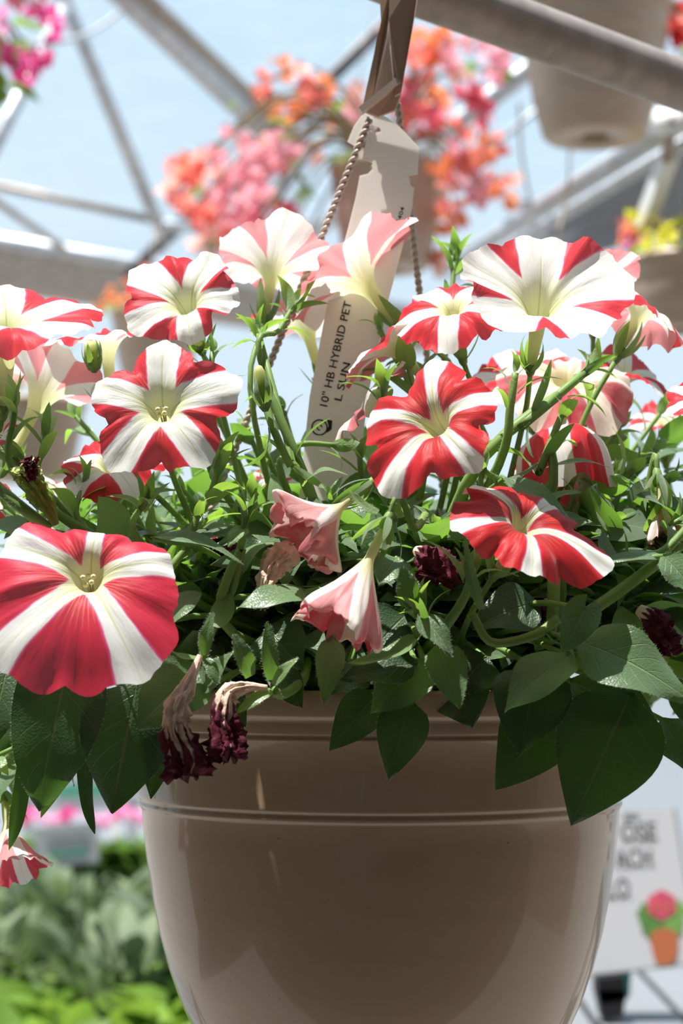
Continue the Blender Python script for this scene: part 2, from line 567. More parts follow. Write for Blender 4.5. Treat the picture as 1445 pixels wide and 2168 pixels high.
# left bay: rafter of two members, webs, bottom chord, gutter
rpipe('rafter', [(205, -60, 5.2), (572, 292, 6.6)], 0.036, 'galv')
rpipe('rafter', [(258, -50, 5.25), (590, 262, 6.65)], 0.026, 'galv_warm')
rpipe('web_bar', [(112, -60, 5.6), (345, 500, 6.4)], 0.023, 'galv')
rpipe('web_bar', [(135, 20, 5.6), (-40, 360, 5.0)], 0.022, 'galv')
rpipe('chord', [(-60, 382, 6.2), (345, 470, 6.4)], 0.015, 'galv_warm')
rpipe('chord', [(-60, 390, 6.8), (140, 530, 7.6)], 0.015, 'galv_warm')
rpipe('cable', [(-20, 92, 5.0), (90, 92, 5.1), (200, 65, 5.3), (300, -15, 5.6)], 0.007, 'galv', 8, 14)
rpipe('web_bar', [(335, 478, 6.4), (420, 480, 6.6)], 0.02, 'galv')
rpipe('chord', [(270, 585, 6.9), (850, 18, 6.2)], 0.024, 'dark_metal')
rpipe('purlin', [(560, 570, 7.4), (1130, 140, 6.0)], 0.032, 'galv')
rpipe('web_bar', [(545, 270, 6.6), (620, 330, 6.9)], 0.03, 'galv_warm')
rpipe('web_bar', [(930, 400, 7.5), (1160, 215, 7.0)], 0.012, 'galv')


def gutter(name, a, b, dw, dh, m1, m2):
    A, B = P(*a), P(*b)
    B.z = A.z if abs(A.z - B.z) < 0.25 else B.z
    x = (B - A).normalized()
    y = V((0, 0, 1)).cross(x).normalized()
    z = x.cross(y)
    prof = [(-dw, dh), (-dw * 0.9, dh), (-dw * 0.6, -dh * 0.6), (-dw * 0.4, -dh), (dw * 0.4, -dh), (dw * 0.6, -dh * 0.6), (dw * 0.9, dh), (dw, dh), (dw, dh * 0.9), (dw * 0.65, -dh), (dw * 0.4, -dh * 1.2), (-dw * 0.4, -dh * 1.2), (-dw * 0.65, -dh), (-dw, dh * 0.9)]
    vs = [A + y * p + z * q for p, q in prof] + [B + y * p + z * q for p, q in prof]
    n = len(prof)
    fs = [(i, (i + 1) % n, n + (i + 1) % n, n + i) for i in range(n)]
    g = MB().add(vs, fs).build(name, M[m1], roof)
    MB().tube([A + z * dh + y * -dw, B + z * dh + y * -dw], dw * 0.28, 10).build('gutter_lip', M[m2], g, True)
    return g


gutter('gutter', (-120, 548, 8.6), (900, 700, 10.6), 0.13, 0.09, 'galv_warm', 'galv')
# right bay: eave pipe, gutter sheet, brace
rpipe('eave_pipe', [(930, 575, 5.3), (1520, 205, 3.2)], 0.022, 'galv')
rpipe('eave_pipe', [(960, 590, 5.4), (1520, 262, 3.3)], 0.013, 'galv')
A_, B_, C_, D_ = P(1140, 490, 5.0), P(1520, 285, 3.7), P(1520, 455, 3.9), P(1040, 590, 5.4)
off = V((0.02, 0.03, 0.0))
MB().add([A_, B_, C_, D_, A_ + off, B_ + off, C_ + off, D_ + off], [(0, 1, 2, 3), (7, 6, 5, 4), (0, 4, 5, 1), (1, 5, 6, 2), (2, 6, 7, 3), (3, 7, 4, 0)]).build('gutter_sheet', M['bench'], roof)
MB().bar(P(1345, 520, 3.6), P(1418, 325, 3.5), 0.028, 0.028).build('brace', M['white_paint'], roof)
MB().tube([P(1390, 255, 3.4), P(1440, 262, 3.3)], 0.022, 10).build('clamp', M['white_paint'], roof, True)
MB().box(P(1118, 455, 4.6), (0.05, 0.05, 0.06)).build('clamp', M['galv'], roof)
MB().tube([P(1418, 262, 3.4), P(1412, 340, 3.45)], 0.012, 8).build('hanger_rod', M['galv_warm'], roof, True)
# clear film panels over the frame
for i in range(8):
    x0 = -8 + i * 2.0
    zz = [4.9, 6.6]
    vs = [V((x0, -6, 4.6)), V((x0 + 1.97, -6, 4.6)), V((x0 + 1.97, 16.9, 5.4)), V((x0, 16.9, 5.4))]
    put('film_panel', mk('film_panel', vs, [(0, 1, 2, 3)], None, False), roof, M['film'])

# the near pipe that carries the pot
pp = empty('overhead_pipe', P(1150, 80, 1.16))
tag(pp, 'weathered grey steel pipe running overhead across the top right corner', 'pipe')
o = MB().tube([P(560, -154, 1.055), P(877, -28, 1.10), P(1445, 182, 1.235), P(1700, 262, 1.32)], 0.0166, 28).build('pipe', M['pipe'], None, True)
o.parent = pp; o.matrix_parent_inverse = Matrix.Translation(-pp.location)

# ------------------------------------------------------------------ main pot
POT = V((P(804, 1500, 1.0).x, 1.0, 0))
Z0 = CAMZ
pot = empty('hanging_pot', (POT.x, POT.y, Z0 - 0.225))
tag(pot, 'large glossy taupe plastic hanging pot full of striped petunias', 'pot')
z = lambda v: v + 0.225
prof = [(0.0, -0.222), (0.070, -0.222), (0.078, -0.218), (0.0845, -0.208), (0.0955, -0.190), (0.1030, -0.174), (0.1090, -0.157), (0.1140, -0.139), (0.1175, -0.121),
        (0.1205, -0.102), (0.1222, -0.088), (0.1230, -0.0775), (0.1236, -0.0762), (0.1243, -0.0755), (0.1245, -0.0742), (0.1240, -0.0732), (0.1241, -0.0722), (0.1250, -0.0715), (0.1253, -0.0703), (0.1252, -0.0690),
        (0.1262, -0.055), (0.1268, -0.0395), (0.1275, -0.0388), (0.1276, -0.0378), (0.1271, -0.0370), (0.1276, -0.0358), (0.1281, -0.0350), (0.1278, -0.0310), (0.1280, -0.0290), (0.1292, -0.0282), (0.1300, -0.0268),
        (0.1301, -0.0180), (0.1297, -0.0162), (0.1285, -0.0155), (0.1265, -0.0160), (0.1255, -0.0180), (0.1240, -0.040), (0.1205, -0.080), (0.115, -0.12), (0.10, -0.16)]
vs, fs = lathe([(r, z(h)) for r, h in prof], 128)
put('pot_body', mk('pot_body', vs, fs), pot, M['pot'])
# lug for each wire
apex = P(806, 232, 1.0)
wires = [((-0.1265, 0.0), apex + V((-0.006, -0.004, -0.006))), ((0.052, 0.114), apex + V((0.009, 0.016, 0.010))), ((-0.03, 0.122), apex + V((0.0, 0.018, 0.004)))]
inv = Matrix.Translation(-pot.location)


def ppart(o):
    o.parent = pot; o.matrix_parent_inverse = inv
    return o


for (dx, dy), top in wires:
    a = V((POT.x + dx, POT.y + dy, Z0 - 0.017))
    L = (top - a).length
    n = int(L / 0.0011)
    fr = frames([a, top])[0]
    mb = MB()
    for ph in (0, math.pi):
        pts = []
        for i in range(n + 1):
            t = i / n
            ang = ph + t * L / 0.0080 * 2 * math.pi
            pts.append(a.lerp(top, t) + (fr[1] * math.cos(ang) + fr[2] * math.sin(ang)) * 0.00105)
        mb.tube(pts, 0.00115, 6)
    ppart(mb.build('wire', M['wire'], None, True))
    ppart(MB().tube([a + V((0, 0, 0.006)), a - V((0, 0, 0.012))], 0.003, 8).build('wire_lug', M['wire'], None, True))


def slab(pts, thick, nrm):
    n = len(pts); nrm = V(nrm).normalized() * thick
    vs = [V(p) for p in pts] + [V(p) + nrm for p in pts]
    fs = [tuple(range(n)), tuple(reversed(range(n, 2 * n)))] + [(i, n + i, n + (i + 1) % n, (i + 1) % n) for i in range(n)]
    return MB().add(vs, fs)


# the plastic hook: two flared flat straps, a back web and a slanted foot bar
ppart(slab([P(768, 222, 0.992), P(786, 222, 0.992), P(822, 60, 0.985), P(838, -70, 0.985), P(800, -70, 0.985), P(806, 45, 0.985)], 0.0035, (0.2, 1, 0)).build('hook_strap', M['strap']))
ppart(slab([P(836, 202, 0.985), P(848, 196, 0.985), P(880, 20, 0.98), P(892, -70, 0.98), P(826, -70, 0.98), P(823, 40, 0.98), P(828, 110, 0.98)], 0.0035, (0, 1, 0)).build('hook_strap', M['strap']))
ppart(slab([P(785, 222, 0.998), P(834, 190, 0.998), P(826, 100, 0.996), P(826, -60, 0.994), P(818, -60, 0.994), P(818, 60, 0.994)], 0.002, (0, 1, 0)).build('hook_web', M['wire']))
ppart(MB().bar(P(762, 236, 0.985), P(842, 172, 0.985), 0.006, 0.0034).build('hook_foot', M['wire']))
ppart(slab([P(772, 236, 0.988), P(838, 186, 0.988), P(848, 200, 0.99), P(836, 232, 0.992), P(800, 246, 0.992)], 0.003, (0, 1, 0)).build('hook_gusset', M['strap']))
soil = put('potting_soil', mk('potting_soil', *lathe([(0.0, 0.0), (0.06, 0.004), (0.11, 0.001), (0.1225, -0.004)], 48)), None, M['soil'])
soil.location = (POT.x, POT.y, Z0 - 0.038)
tag(soil, 'dark potting soil inside the large taupe pot', 'soil', kind='stuff')

# ------------------------------------------------------------------ plant tag with its print
tg = empty('plant_tag', P(690, 1060, 0.985))
tag(tg, 'tall white plastic plant tag leaning on the twisted wire behind the flowers', 'plant tag')
tinv = Matrix.Translation(-tg.location)


def tpart(o):
    o.parent = tg; o.matrix_parent_inverse = tinv
    return o


def TY(py): return 0.973 + (1000 - py) / 765 * 0.026


outl = [(632, 1060), (640, 980), (655, 840), (690, 655), (737, 480), (752, 420), (761, 372), (778, 368), (788, 358), (788, 345), (776, 340), (766, 338), (774, 300), (779, 280), (786, 276), (790, 282), (806, 278), (803, 270), (788, 266), (774, 270), (752, 310), (735, 300), (748, 268), (768, 240), (800, 236), (845, 268), (887, 312), (884, 368), (864, 372), (868, 392), (876, 398), (872, 440), (858, 500), (815, 660), (778, 840), (762, 980), (756, 1060)]
tpart(slab([P(x, y, TY(y)) for x, y in outl], 0.0006, (0, 1, 0)).build('tag_sheet', M['tag']))


def text_mesh(name, body, size, bold=0.0):
    cu = bpy.data.curves.new(name, 'FONT')
    cu.body = body
    cu.size = size
    cu.offset = bold
    cu.resolution_u = 3
    cu.extrude = 0.0
    ob = bpy.data.objects.new(name, cu)
    col.objects.link(ob)
    dg = bpy.context.evaluated_depsgraph_get()
    me = bpy.data.meshes.new_from_object(ob.evaluated_get(dg))
    bpy.data.objects.remove(ob)
    me.name = name
    return me


def text_at(name, body, p0, p1, height, parent, pinv, mat, bold=0.0, nrm=None):
    """text from p0 toward p1 stretched to that length; nrm = facing direction"""
    me = text_mesh(name, body, 1.0, bold)
    xs = [v.co.x for v in me.vertices]; ys = [v.co.y for v in me.vertices]
    lx = max(xs) - min(xs)
    cap = 0.73
    X = (p1 - p0)
    N_ = (V(nrm) if nrm is not None else V((0, -1, 0)))
    xd = X.normalized()
    N_ = (N_ - xd * N_.dot(xd)).normalized()
    yd = N_.cross(xd)
    x0 = min(xs)
    for v in me.vertices:
        c = v.co.copy()
        v.co = p0 + xd * ((c.x - x0) / lx * X.length) + yd * (c.y / cap * height) + N_ * 0.0003
    o = put(name, me, None, M[mat])
    o.parent = parent; o.matrix_parent_inverse = pinv
    return o


text_at('print_text', '10" HB HYBRID PET', P(692, 862, TY(862) - 0.0004), P(744, 640, TY(640) - 0.0004), 0.0042, tg, tinv, 'ink', 0.012)
text_at('print_text', 'L SUN', P(722, 850, TY(850) - 0.0004), P(741, 770, TY(770) - 0.0004), 0.0040, tg, tinv, 'ink', 0.012)
text_at('print_text', '5404', P(846, 474, TY(474) - 0.0004), P(856, 440, TY(440) - 0.0004), 0.0022, tg, tinv, 'ink', 0.01)
# round emblem: ring with a leaf mark in it
ctr = P(676, 905, TY(905) - 0.0006)
mb = MB()
rg = [(0.0040, 0.0046, 0, 6.3)]
n = 28
vs = []
for k in range(n):
    a = 2 * math.pi * k / n
    for r in (0.0035, 0.0043): vs.append(ctr + V((r * math.cos(a), 0, r * math.sin(a))))
mb.add(vs, [(2 * k, 2 * k + 1, (2 * k + 3) % (2 * n), (2 * k + 2) % (2 * n)) for k in range(n)])
vs = []
for k in range(n):
    a = 2 * math.pi * k / n
    for r in (0.0010, 0.0017): vs.append(ctr + V((r * math.cos(a) * 0.9, 0, r * math.sin(a))))
mb.add(vs, [(2 * k, 2 * k + 1, (2 * k + 3) % (2 * n), (2 * k + 2) % (2 * n)) for k in range(n - 6)])
mb.add([ctr + V((0.0035, 0, -0.003)), ctr + V((0.0062, 0, -0.001)), ctr + V((0.0066, 0, 0.0035)), ctr + V((0.0038, 0, 0.0042)), ctr + V((0.0046, 0, 0.0008))], [(0, 1, 4), (1, 2, 4), (2, 3, 4)])
tpart(mb.build('print_emblem', M['ink']))

# ------------------------------------------------------------------ petunia plant builders
plant = empty('petunia_plant', (POT.x, POT.y, Z0 - 0.034))
tag(plant, 'bushy petunia plant with red and white striped flowers filling the taupe pot', 'plant')
PINV = Matrix.Translation(-plant.location)


def prt(o, parent=None):
    if parent is None:
        o.parent = plant
        o.matrix_parent_inverse = PINV
    else:
        o.parent = parent
    return o


def add_hairs(vs, fs, mi, pts_nrm, length, width=0.00004, rnd=R):
    for p, nrm in pts_nrm:
        d = (nrm + V((rnd.uniform(-.5, .5), rnd.uniform(-.5, .5), rnd.uniform(-.5, .5)))).normalized()
        s = d.orthogonal().normalized() * width
        b = len(vs)
        l = length * rnd.uniform(0.5, 1.1)
        vs += [p - s, p + s, p + d * l]
        fs.append((b, b + 1, b + 2))
        mi.append(1)


def stem(cps, r0, r1, n=14, sides=7, hairs=120, name='stem', parent=None, world=True):
    pts = spline(cps, n)
    rad = [r0 + (r1 - r0) * i / (n - 1) for i in range(n)]
    vs, fs = tube_vf(pts, rad, sides)
    mi = [0] * len(fs)
    fr = frames(pts)
    pn = []
    for _ in range(hairs):
        u = R.random() * (n - 1)
        k = min(int(u), n - 2); t = u - k
        p = pts[k].lerp(pts[k + 1], t)
        a = R.random() * 6.2832
        d = fr[k][1] * math.cos(a) + fr[k][2] * math.sin(a)
        pn.append((p + d * rad[k], d))
    add_hairs(vs, fs, mi, pn, 0.0015)
    me = mk(name, vs, fs, None, True, mi)
    me.materials.append(M['stem']); me.materials.append(M['hair'])
    return prt(put(name, me))


def leaf_vf(length, hw, arch=0.08, fold=0.25, wave=0.0, ns=11, nw=3, kind='ovate', hairs=0, seed=0, curl=0.0):
    """blade along +X from 0 to length, lateral Y, normal +Z"""
    rr = random.Random(seed)
    vs, fs, lv = [], [], []
    m = 2 * nw + 1
    ph = rr.random() * 6
    for i in range(ns):
        t = i / (ns - 1)
        if kind == 'ovate':
            w = math.sin(math.pi * min(1, t ** 0.72)) ** 0.85 * (1 - 0.25 * t) * 1.12
            if t < 0.1: w = max(w * (t / 0.1), 0.06)
        elif kind == 'heart':
            w = math.sin(math.pi * min(1, t ** 0.55)) ** 0.75 * 1.0
            if t < 0.03: w = 0.25
        else:  # narrow
            w = math.sin(math.pi * min(1, (0.08 + 0.92 * t) ** 0.8)) ** 0.7
        w = max(w, 0.015) * hw
        for j in range(m):
            s = (j - nw) / nw
            y = s * w
            zz = arch * length * 4 * t * (1 - t) - curl * length * t ** 3
            zz += fold * abs(y) - fold * 0.35 * abs(y) * abs(s)
            zz += wave * hw * math.sin(t * 9 + ph + (2.0 if s > 0 else 0)) * s * s
            xx = t * length
            if kind == 'heart': xx -= 0.16 * hw * s * s * (1 - t) ** 4 * 4
            vs.append(V((xx, y, zz)))
            lv.append((t, s, length * 10))
    for i in range(ns - 1):
        for j in range(m - 1):
            fs.append((i * m + j, (i + 1) * m + j, (i + 1) * m + j + 1, i * m + j + 1))
    mi = [0] * len(fs)
    if hairs:
        pn = []
        for _ in range(hairs):
            i = rr.randrange(0, ns - 1); t = rr.random()
            j = rr.choice((0, m - 1))
            p = vs[i * m + j].lerp(vs[(i + 1) * m + j], t)
            pn.append((p, V((0.15, -1 if j == 0 else 1, 0.3))))
        nb = len(vs)
        add_hairs(vs, fs, mi, pn, 0.0012, 0.00003, rr)
        lv += [(0, 0, 0)] * (len(vs) - nb)
    return vs, fs, lv, mi


def leaf_mesh(name, mat, **k):
    vs, fs, lv, mi = leaf_vf(**k)
    me = mk(name, vs, fs, {'lv': lv}, True, mi)
    me.materials.append(mat); me.materials.append(M['hair'])
    return me


def leaf_frame(base, tip, up):
    x = (tip - base).normalized()
    zv = V(up) - x * x.dot(V(up))
    if zv.length < 1e-4: zv = x.orthogonal()
    zv.normalize()
    y = zv.cross(x)
    m = Matrix((x, y, zv)).transposed().to_4x4()
    m.translation = base
    return m


def key_leaf(b, t, hwpx, up=(0, -0.8, 0.6), mat='leaf', kind='ovate', arch=0.08, fold=0.2, wave=0.12, curl=0.0, hairs=150, label=None, pet=True):
    B, T = P(*b), P(*t)
    L = (T - B).length
    hw = hwpx * b[2] / FPX
    me = leaf_mesh('leaf', M[mat], length=L, hw=hw, arch=arch, fold=fold, wave=wave, curl=curl, ns=16, nw=4, kind=kind, hairs=hairs, seed=int(b[0] * 7 + b[1]))
    o = prt(put('leaf', me, None, None))
    o.matrix_basis = leaf_frame(B, T, up)
    if label: o['label'] = label
    if pet:
        inner = B + (V((POT.x, POT.y, Z0 - 0.02)) - B) * 0.45 + V((0, 0, 0.012))
        stem([B + (T - B) * 0.04, B.lerp(inner, 0.5) + V((0, 0, 0.006)), inner], 0.0013, 0.0016, 7, 6, 0)
    return o


TEMPL = {}
for i in range(6):
    TEMPL['broad%d' % i] = leaf_mesh('leaf_blade', M['leaf'], length=1, hw=0.27 + 0.04 * (i % 3), arch=[0.05, 0.1, 0.14, -0.05, 0.08, 0.02][i], fold=0.2 + 0.08 * (i % 2), wave=0.15, curl=[0, 0.1, 0.2, 0.05, 0.25, 0.1][i], ns=11, nw=3, seed=i)
    TEMPL['young%d' % i] = leaf_mesh('young_leaf_blade', M['leaf_young'], length=1, hw=0.17 + 0.03 * (i % 3), arch=[0.1, 0.14, 0.05, 0.12, 0.18, 0.08][i], fold=0.35, wave=0.08, curl=[0.1, 0.3, 0.2, 0.35, 0.15, 0.45][i], ns=10, nw=2, seed=20 + i, kind='ovate', hairs=0)
    TEMPL['narrow%d' % i] = leaf_mesh('narrow_leaf_blade', M['leaf_young'] if i % 2 else M['leaf'], length=1, hw=0.085 + 0.02 * (i % 3), arch=[0.08, 0.12, 0.03, 0.1, 0.15, 0.06][i], fold=0.4, wave=0.0, curl=[0.0, 0.2, 0.1, 0.25, 0.05, 0.3][i], ns=9, nw=2, seed=40 + i, kind='narrow', hairs=0)
    TEMPL['sepal%d' % i] = leaf_mesh('sepal_blade', M['leaf_young'] if i % 3 else M['leaf'], length=1, hw=0.095 + 0.015 * (i % 3), arch=-0.05, fold=0.4, wave=0.0, curl=[-0.2, -0.05, -0.3, 0.05, -0.12, -0.4][i], ns=8, nw=2, seed=60 + i, kind='narrow', hairs=26)
# hairs of the sepal template are built at unit length, so shrink them with the blade
NLEAF = [0]


def tleaf(kind, base, direc, up, length, name='leaf', parent=None, k=None):
    me = TEMPL[kind + str(R.randrange(6) if k is None else k)]
    o = put(name, me)
    m = leaf_frame(base, base + V(direc).normalized() * length, up) @ Matrix.Diagonal((length, length, length, 1))
    if parent is None:
        prt(o)
        o.matrix_basis = m
        NLEAF[0] += 1
    else:
        o.parent = parent
        o.matrix_basis = m
    return o


def lobeval(arr, th, th0):
    u = ((th - th0) / (2 * math.pi / 5)) % 5
    k = int(u); t = u - k
    t = 0.5 - 0.5 * math.cos(math.pi * t)
    return arr[k % 5] * (1 - t) + arr[(k + 1) % 5] * t


def corolla(name, Rm, L, prof=(0.05, 0.12, 0.10), w=0.22, roll=90, tilt=(0, 0, 0, 0, 0), lens=(1, 1, 1, 1, 1), ruffle=0.05, pleat=0.0, pleatn=10, seed=1, ns=28, nt=110, notch=0.10, conc=0.05, wexp=1.08, rs=0.26, radii=(0.31, 0.68, 1.0), bend=None):
    """petunia corolla: long tube, flared five-lobed limb facing +Z, throat mouth at the origin"""
    rr = random.Random(seed)
    th0 = math.radians(roll)
    pr = [V((0.050 * Rm, -L, 0)), V((0.072 * Rm, -L * 0.72, 0)), V((0.090 * Rm, -L * 0.42, 0)), V((0.120 * Rm, -L * 0.13, 0)),
          V((radii[0] * Rm, prof[0] * Rm, 0)), V((radii[1] * Rm, prof[1] * Rm, 0)), V((radii[2] * Rm, prof[2] * Rm, 0))]
    samp = spline(pr, ns)
    so = V((rr.uniform(-50, 50), rr.uniform(-50, 50), rr.uniform(-50, 50)))
    tilt = [t_ + rr.uniform(-0.09, 0.09) for t_ in tilt]
    lens = [l_ * rr.uniform(0.94, 1.06) for l_ in lens]
    fold = [rr.uniform(-0.16, 0.16) for _ in range(5)]
    wl = [rr.uniform(0.82, 1.2) for _ in range(5)]
    vs, fs, pat, pv = [], [], [], []
    for i in range(ns):
        u = i / (ns - 1) * 6
        t = max(0.0, (u - 3) / 3)            # 0 at the throat, 1 at the rim
        rho, zz = samp[i].x, samp[i].y
        for j in range(nt):
            th = 2 * math.pi * j / nt
            ph = ((th - th0) / (2 * math.pi / 5) + 0.5) % 1.0 - 0.5   # -0.5..0.5 across one lobe, 0 on the midvein
            lob = int(((th - th0) / (2 * math.pi / 5) + 0.5) // 1) % 5
            q = abs(ph) * 2
            out = 1 + (0.04 * math.exp(-(q / 0.22) ** 2) - conc * q ** 1.4 - notch * math.exp(-((1 - q) / 0.16) ** 2) + 0.03 * noise.noise(so + V((math.cos(th) * 2.2, math.sin(th) * 2.2, 0)))
                       + 0.035 * noise.noise(so + V((math.cos(th) * 6, math.sin(th) * 6, 3))) + 0.02 * noise.noise(so + V((math.cos(th) * 15, math.sin(th) * 15, 5)))) * ss(0.35, 1, t)
            ln = 1 + (lobeval(lens, th, th0) - 1) * t
            r = rho * out * ln
            n1 = noise.noise(so + V((math.cos(th) * 1.6, math.sin(th) * 1.6, t * 1.2)))
            n2 = noise.noise(so + V((math.cos(th) * 4.2, math.sin(th) * 4.2, t * 2.0 + 9)))
            n3 = noise.noise(so + V((math.cos(th) * 10, math.sin(th) * 10, t * 3 + 19)))
            dz = Rm * (ruffle * (1.6 * n1 * t ** 1.3 + 1.3 * n2 * t ** 2 + 0.55 * n3 * t ** 3))
            dz += Rm * lobeval(tilt, th, th0) * t ** 1.7
            dz -= Rm * 0.030 * math.exp(-(q / 0.16) ** 2) * t * (1 - 0.4 * t)         # groove on the midvein
            jn = int(((th - th0) / (2 * math.pi / 5))) % 5 if th >= th0 else int(((th - th0 + 2 * math.pi) / (2 * math.pi / 5))) % 5
            dz += Rm * fold[jn] * math.exp(-((1 - q) / 0.30) ** 2) * t ** 1.6      # fold between lobes
            dz += Rm * 0.05 * math.sin(q * 7 + lob * 1.7) * t ** 2.2 * q
            if pleat:
                r *= 1 + pleat * (math.cos(pleatn * (th - th0)) * 0.8 + n2 * 0.9) * ss(0.0, 0.6, t)
            p = V((r * math.cos(th), r * math.sin(th), zz + dz))
            if bend:
                k_ = max(0.0, (-p.z) / L)
                p.x += bend[0] * L * k_ * k_; p.y += bend[1] * L * k_ * k_
            vs.append(p)
            rn = rho / (Rm * max(radii[2], 0.3))
            lat = ph * 2 * math.pi / 5 * rn
            x_ = max(0.0, (rn - rs - 0.05 * n1) / (1 - rs))
            d = (0.628 - w * wl[lob]) * x_ ** wexp - (0.628 * rn - abs(lat)) + 0.025 * n2 * rn
            d = min(d, (rn - rs - 0.05 * n1) * 0.9)
            pat.append((d, rn, lat))
            pv.append((th * 9.5, rn * 4.5, seed * 3.7))
    for i in range(ns - 1):
        for j in range(nt):
            j2 = (j + 1) % nt
            fs.append((i * nt + j, (i + 1) * nt + j, (i + 1) * nt + j2, i * nt + j2))
    return mk(name, vs, fs, {'pat': pat, 'pv': pv})


def stamens(parent, Rm, L, seed=0):
    rr = random.Random(seed)
    for k in range(5):
        a = k * 1.256 + 0.4
        e = V((0.055 * Rm * math.cos(a), 0.055 * Rm * math.sin(a), -0.03 * Rm - 0.05 * Rm * (k % 2)))
        mb = MB().tube([V((0, 0, -L * 0.7)), e * 0.7 + V((0, 0, -0.1 * Rm)), e], 0.0004, 5)
        ball = []
        vs, fs = lathe([(0.0001, -0.0011), (0.0009, -0.0007), (0.0013, 0), (0.0009, 0.0007), (0.0001, 0.0011)], 8)
        mb.add([v + e for v in vs], fs)
        mb.build('stamen', M['anther'], parent, True)


def flower(c, n, Rpx, label, mat='petal', L=1.1, sep=5, seplen=0.021, sepspread=0.45, root=None, up=(0, 0, 1), stam=False, name='flower', stemr=0.0013, sepk=None, **kw):
    C = P(*c)
    Rm = Rpx * c[2] / FPX
    Lm = L * Rm
    me = corolla(name, Rm, Lm, **kw)
    me.materials.append(M[mat])
    o = prt(put(name, me))
    b = basis(n, up)
    m4 = b.to_4x4(); m4.translation = C
    o.matrix_basis = m4
    o['label'] = label
    bend = kw.get('bend') or (0, 0)
    bl = V((bend[0] * Lm, bend[1] * Lm, -Lm))
    rr = random.Random(kw.get('seed', 1) * 13)
    for k in range(sep):
        a = 2 * math.pi * k / max(sep, 1) + rr.random() * 0.6
        rad = V((math.cos(a), math.sin(a), 0))
        d = V((0, 0, 1)) * 1.0 + rad * (sepspread * rr.uniform(0.6, 1.5))
        tleaf('sepal', bl + rad * 0.0016 - V((0, 0, 0.002)), d, -rad, seplen * rr.uniform(0.8, 1.15), 'sepal', o)
    if sep:
        vs, fs = lathe([(0.0012, -0.005), (0.0022, -0.003), (0.0026, 0.0), (0.0027, 0.003), (0.0022, 0.0045)], 10)
        put('calyx', mk('calyx', [v + bl for v in vs], fs), o, M['stem'])
    if stam: stamens(o, Rm, Lm, kw.get('seed', 1))
    base = C + b @ (bl - V((0, 0, 0.004)))
    ax = b @ V((0, 0, 1))
    if root is None:
        root = V((POT.x + (base.x - POT.x) * 0.45, POT.y + (base.y - POT.y) * 0.3, Z0 - 0.02))
    else:
        root = P(*root)
    d0 = (root - base).length
    stem([base + ax * 0.003, base - ax * d0 * 0.22, base.lerp(root, 0.55) - ax * d0 * 0.1 + V((0, 0, -0.01)), root], stemr, stemr * 1.5, 14, 7, 150)
    return o, base


# ------------------------------------------------------------------ the flowers
flower((342, 866, 0.862), (-0.02, -0.92, 0.40), 164, 'open petunia flower facing the viewer with even white star, upper left', w=0.235, roll=91, seed=3, prof=(0.08, 0.12, 0.06), ruffle=0.07, conc=0.19, stam=True, lens=(1.0, 0.95, 0.98, 1.0, 1.02))
flower((394, 648, 0.905), (-0.16, -0.86, 0.50), 132, 'open mostly white petunia flower with red wedges just above the star flower', w=0.31, roll=70, seed=11, prof=(0.12, 0.19, 0.12), ruffle=0.08, conc=0.10, lens=(1.0, 1.12, 1.02, 0.85, 0.95))
flower((18, 684, 0.885), (0.12, -0.44, 0.90), 200, 'upturned petunia flower cut by the left edge, seen level with its rim', w=0.26, roll=20, seed=5, prof=(0.06, 0.12, 0.08), ruffle=0.08, L=1.0, tilt=(-0.1, 0, 0, 0, 0.05))
flower((1142, 658, 0.880), (0.04, -0.78, 0.62), 176, 'large mostly white petunia flower, highest on the right', w=0.40, roll=86, seed=17, prof=(0.16, 0.34, 0.40), ruffle=0.055, L=0.95, conc=0.0, rs=0.36, lens=(1.0, 1, 1.0, 1.05, 1.1))
flower((922, 900, 0.850), (-0.40, -0.80, 0.42), 162, 'deep red petunia flower with slim white rays at the centre right', mat='petal_deep', w=0.165, roll=100, seed=23, prof=(0.12, 0.16, 0.06), ruffle=0.09, rs=0.15, wexp=0.8, conc=0.10, notch=0.18, bend=(0.2, 0), lens=(1.05, 1.02, 1.2, 0.95, 0.9))
flower((1108, 1112, 0.842), (0.36, -0.60, 0.66), 160, 'low red petunia flower with white rays tilted down to the right', mat='petal_deep', w=0.155, roll=-38, seed=31, prof=(0.08, 0.08, -0.06), ruffle=0.08, L=0.9, rs=0.14, wexp=0.78, conc=0.04, notch=0.2, lens=(1.3, 0.9, 0.92, 1.08, 0.98))
flower((186, 1222, 0.832), (0.02, -0.90, 0.42), 210, 'biggest rose red petunia flower with white rays, hanging lowest at left', mat='petal_rose', w=0.19, roll=-62, seed=41, prof=(0.08, 0.10, -0.04), ruffle=0.06, stam=True, lens=(1.18, 0.84, 0.52, 0.94, 1.2), tilt=(0, -0.05, -0.12, -0.05, 0), conc=-0.05, rs=0.17, wexp=0.88, L=0.8)
flower((956, 655, 0.925), (-0.22, -0.60, 0.77), 132, 'half hidden red and white petunia flower behind the large white one', w=0.20, roll=205, seed=43, prof=(0.04, 0.02, -0.16), ruffle=0.09, L=0.9)
flower((768, 600, 0.975), (-0.62, 0.20, 0.74), 166, 'glowing pink petunia flower in front of the white tag, seen from outside', w=0.20, roll=100, seed=47, prof=(0.12, 0.25, 0.22), ruffle=0.10, L=0.8, lens=(1.1, 1, 1, 1.05, 1.2))
flower((575, 585, 0.985), (0.12, 0.42, 0.90), 122, 'bleached white petunia flower standing upright at the top centre', w=0.40, roll=120, seed=53, prof=(0.18, 0.34, 0.36), ruffle=0.10, L=1.0, lens=(1.2, 1.1, 1, 1, 1))
flower((650, 700, 1.025), (-0.25, 0.25, 0.90), 118, 'pale pink petunia flower left of the white tag, half hidden', w=0.22, roll=60, seed=59, prof=(0.20, 0.36, 0.34), ruffle=0.08, L=1.2)
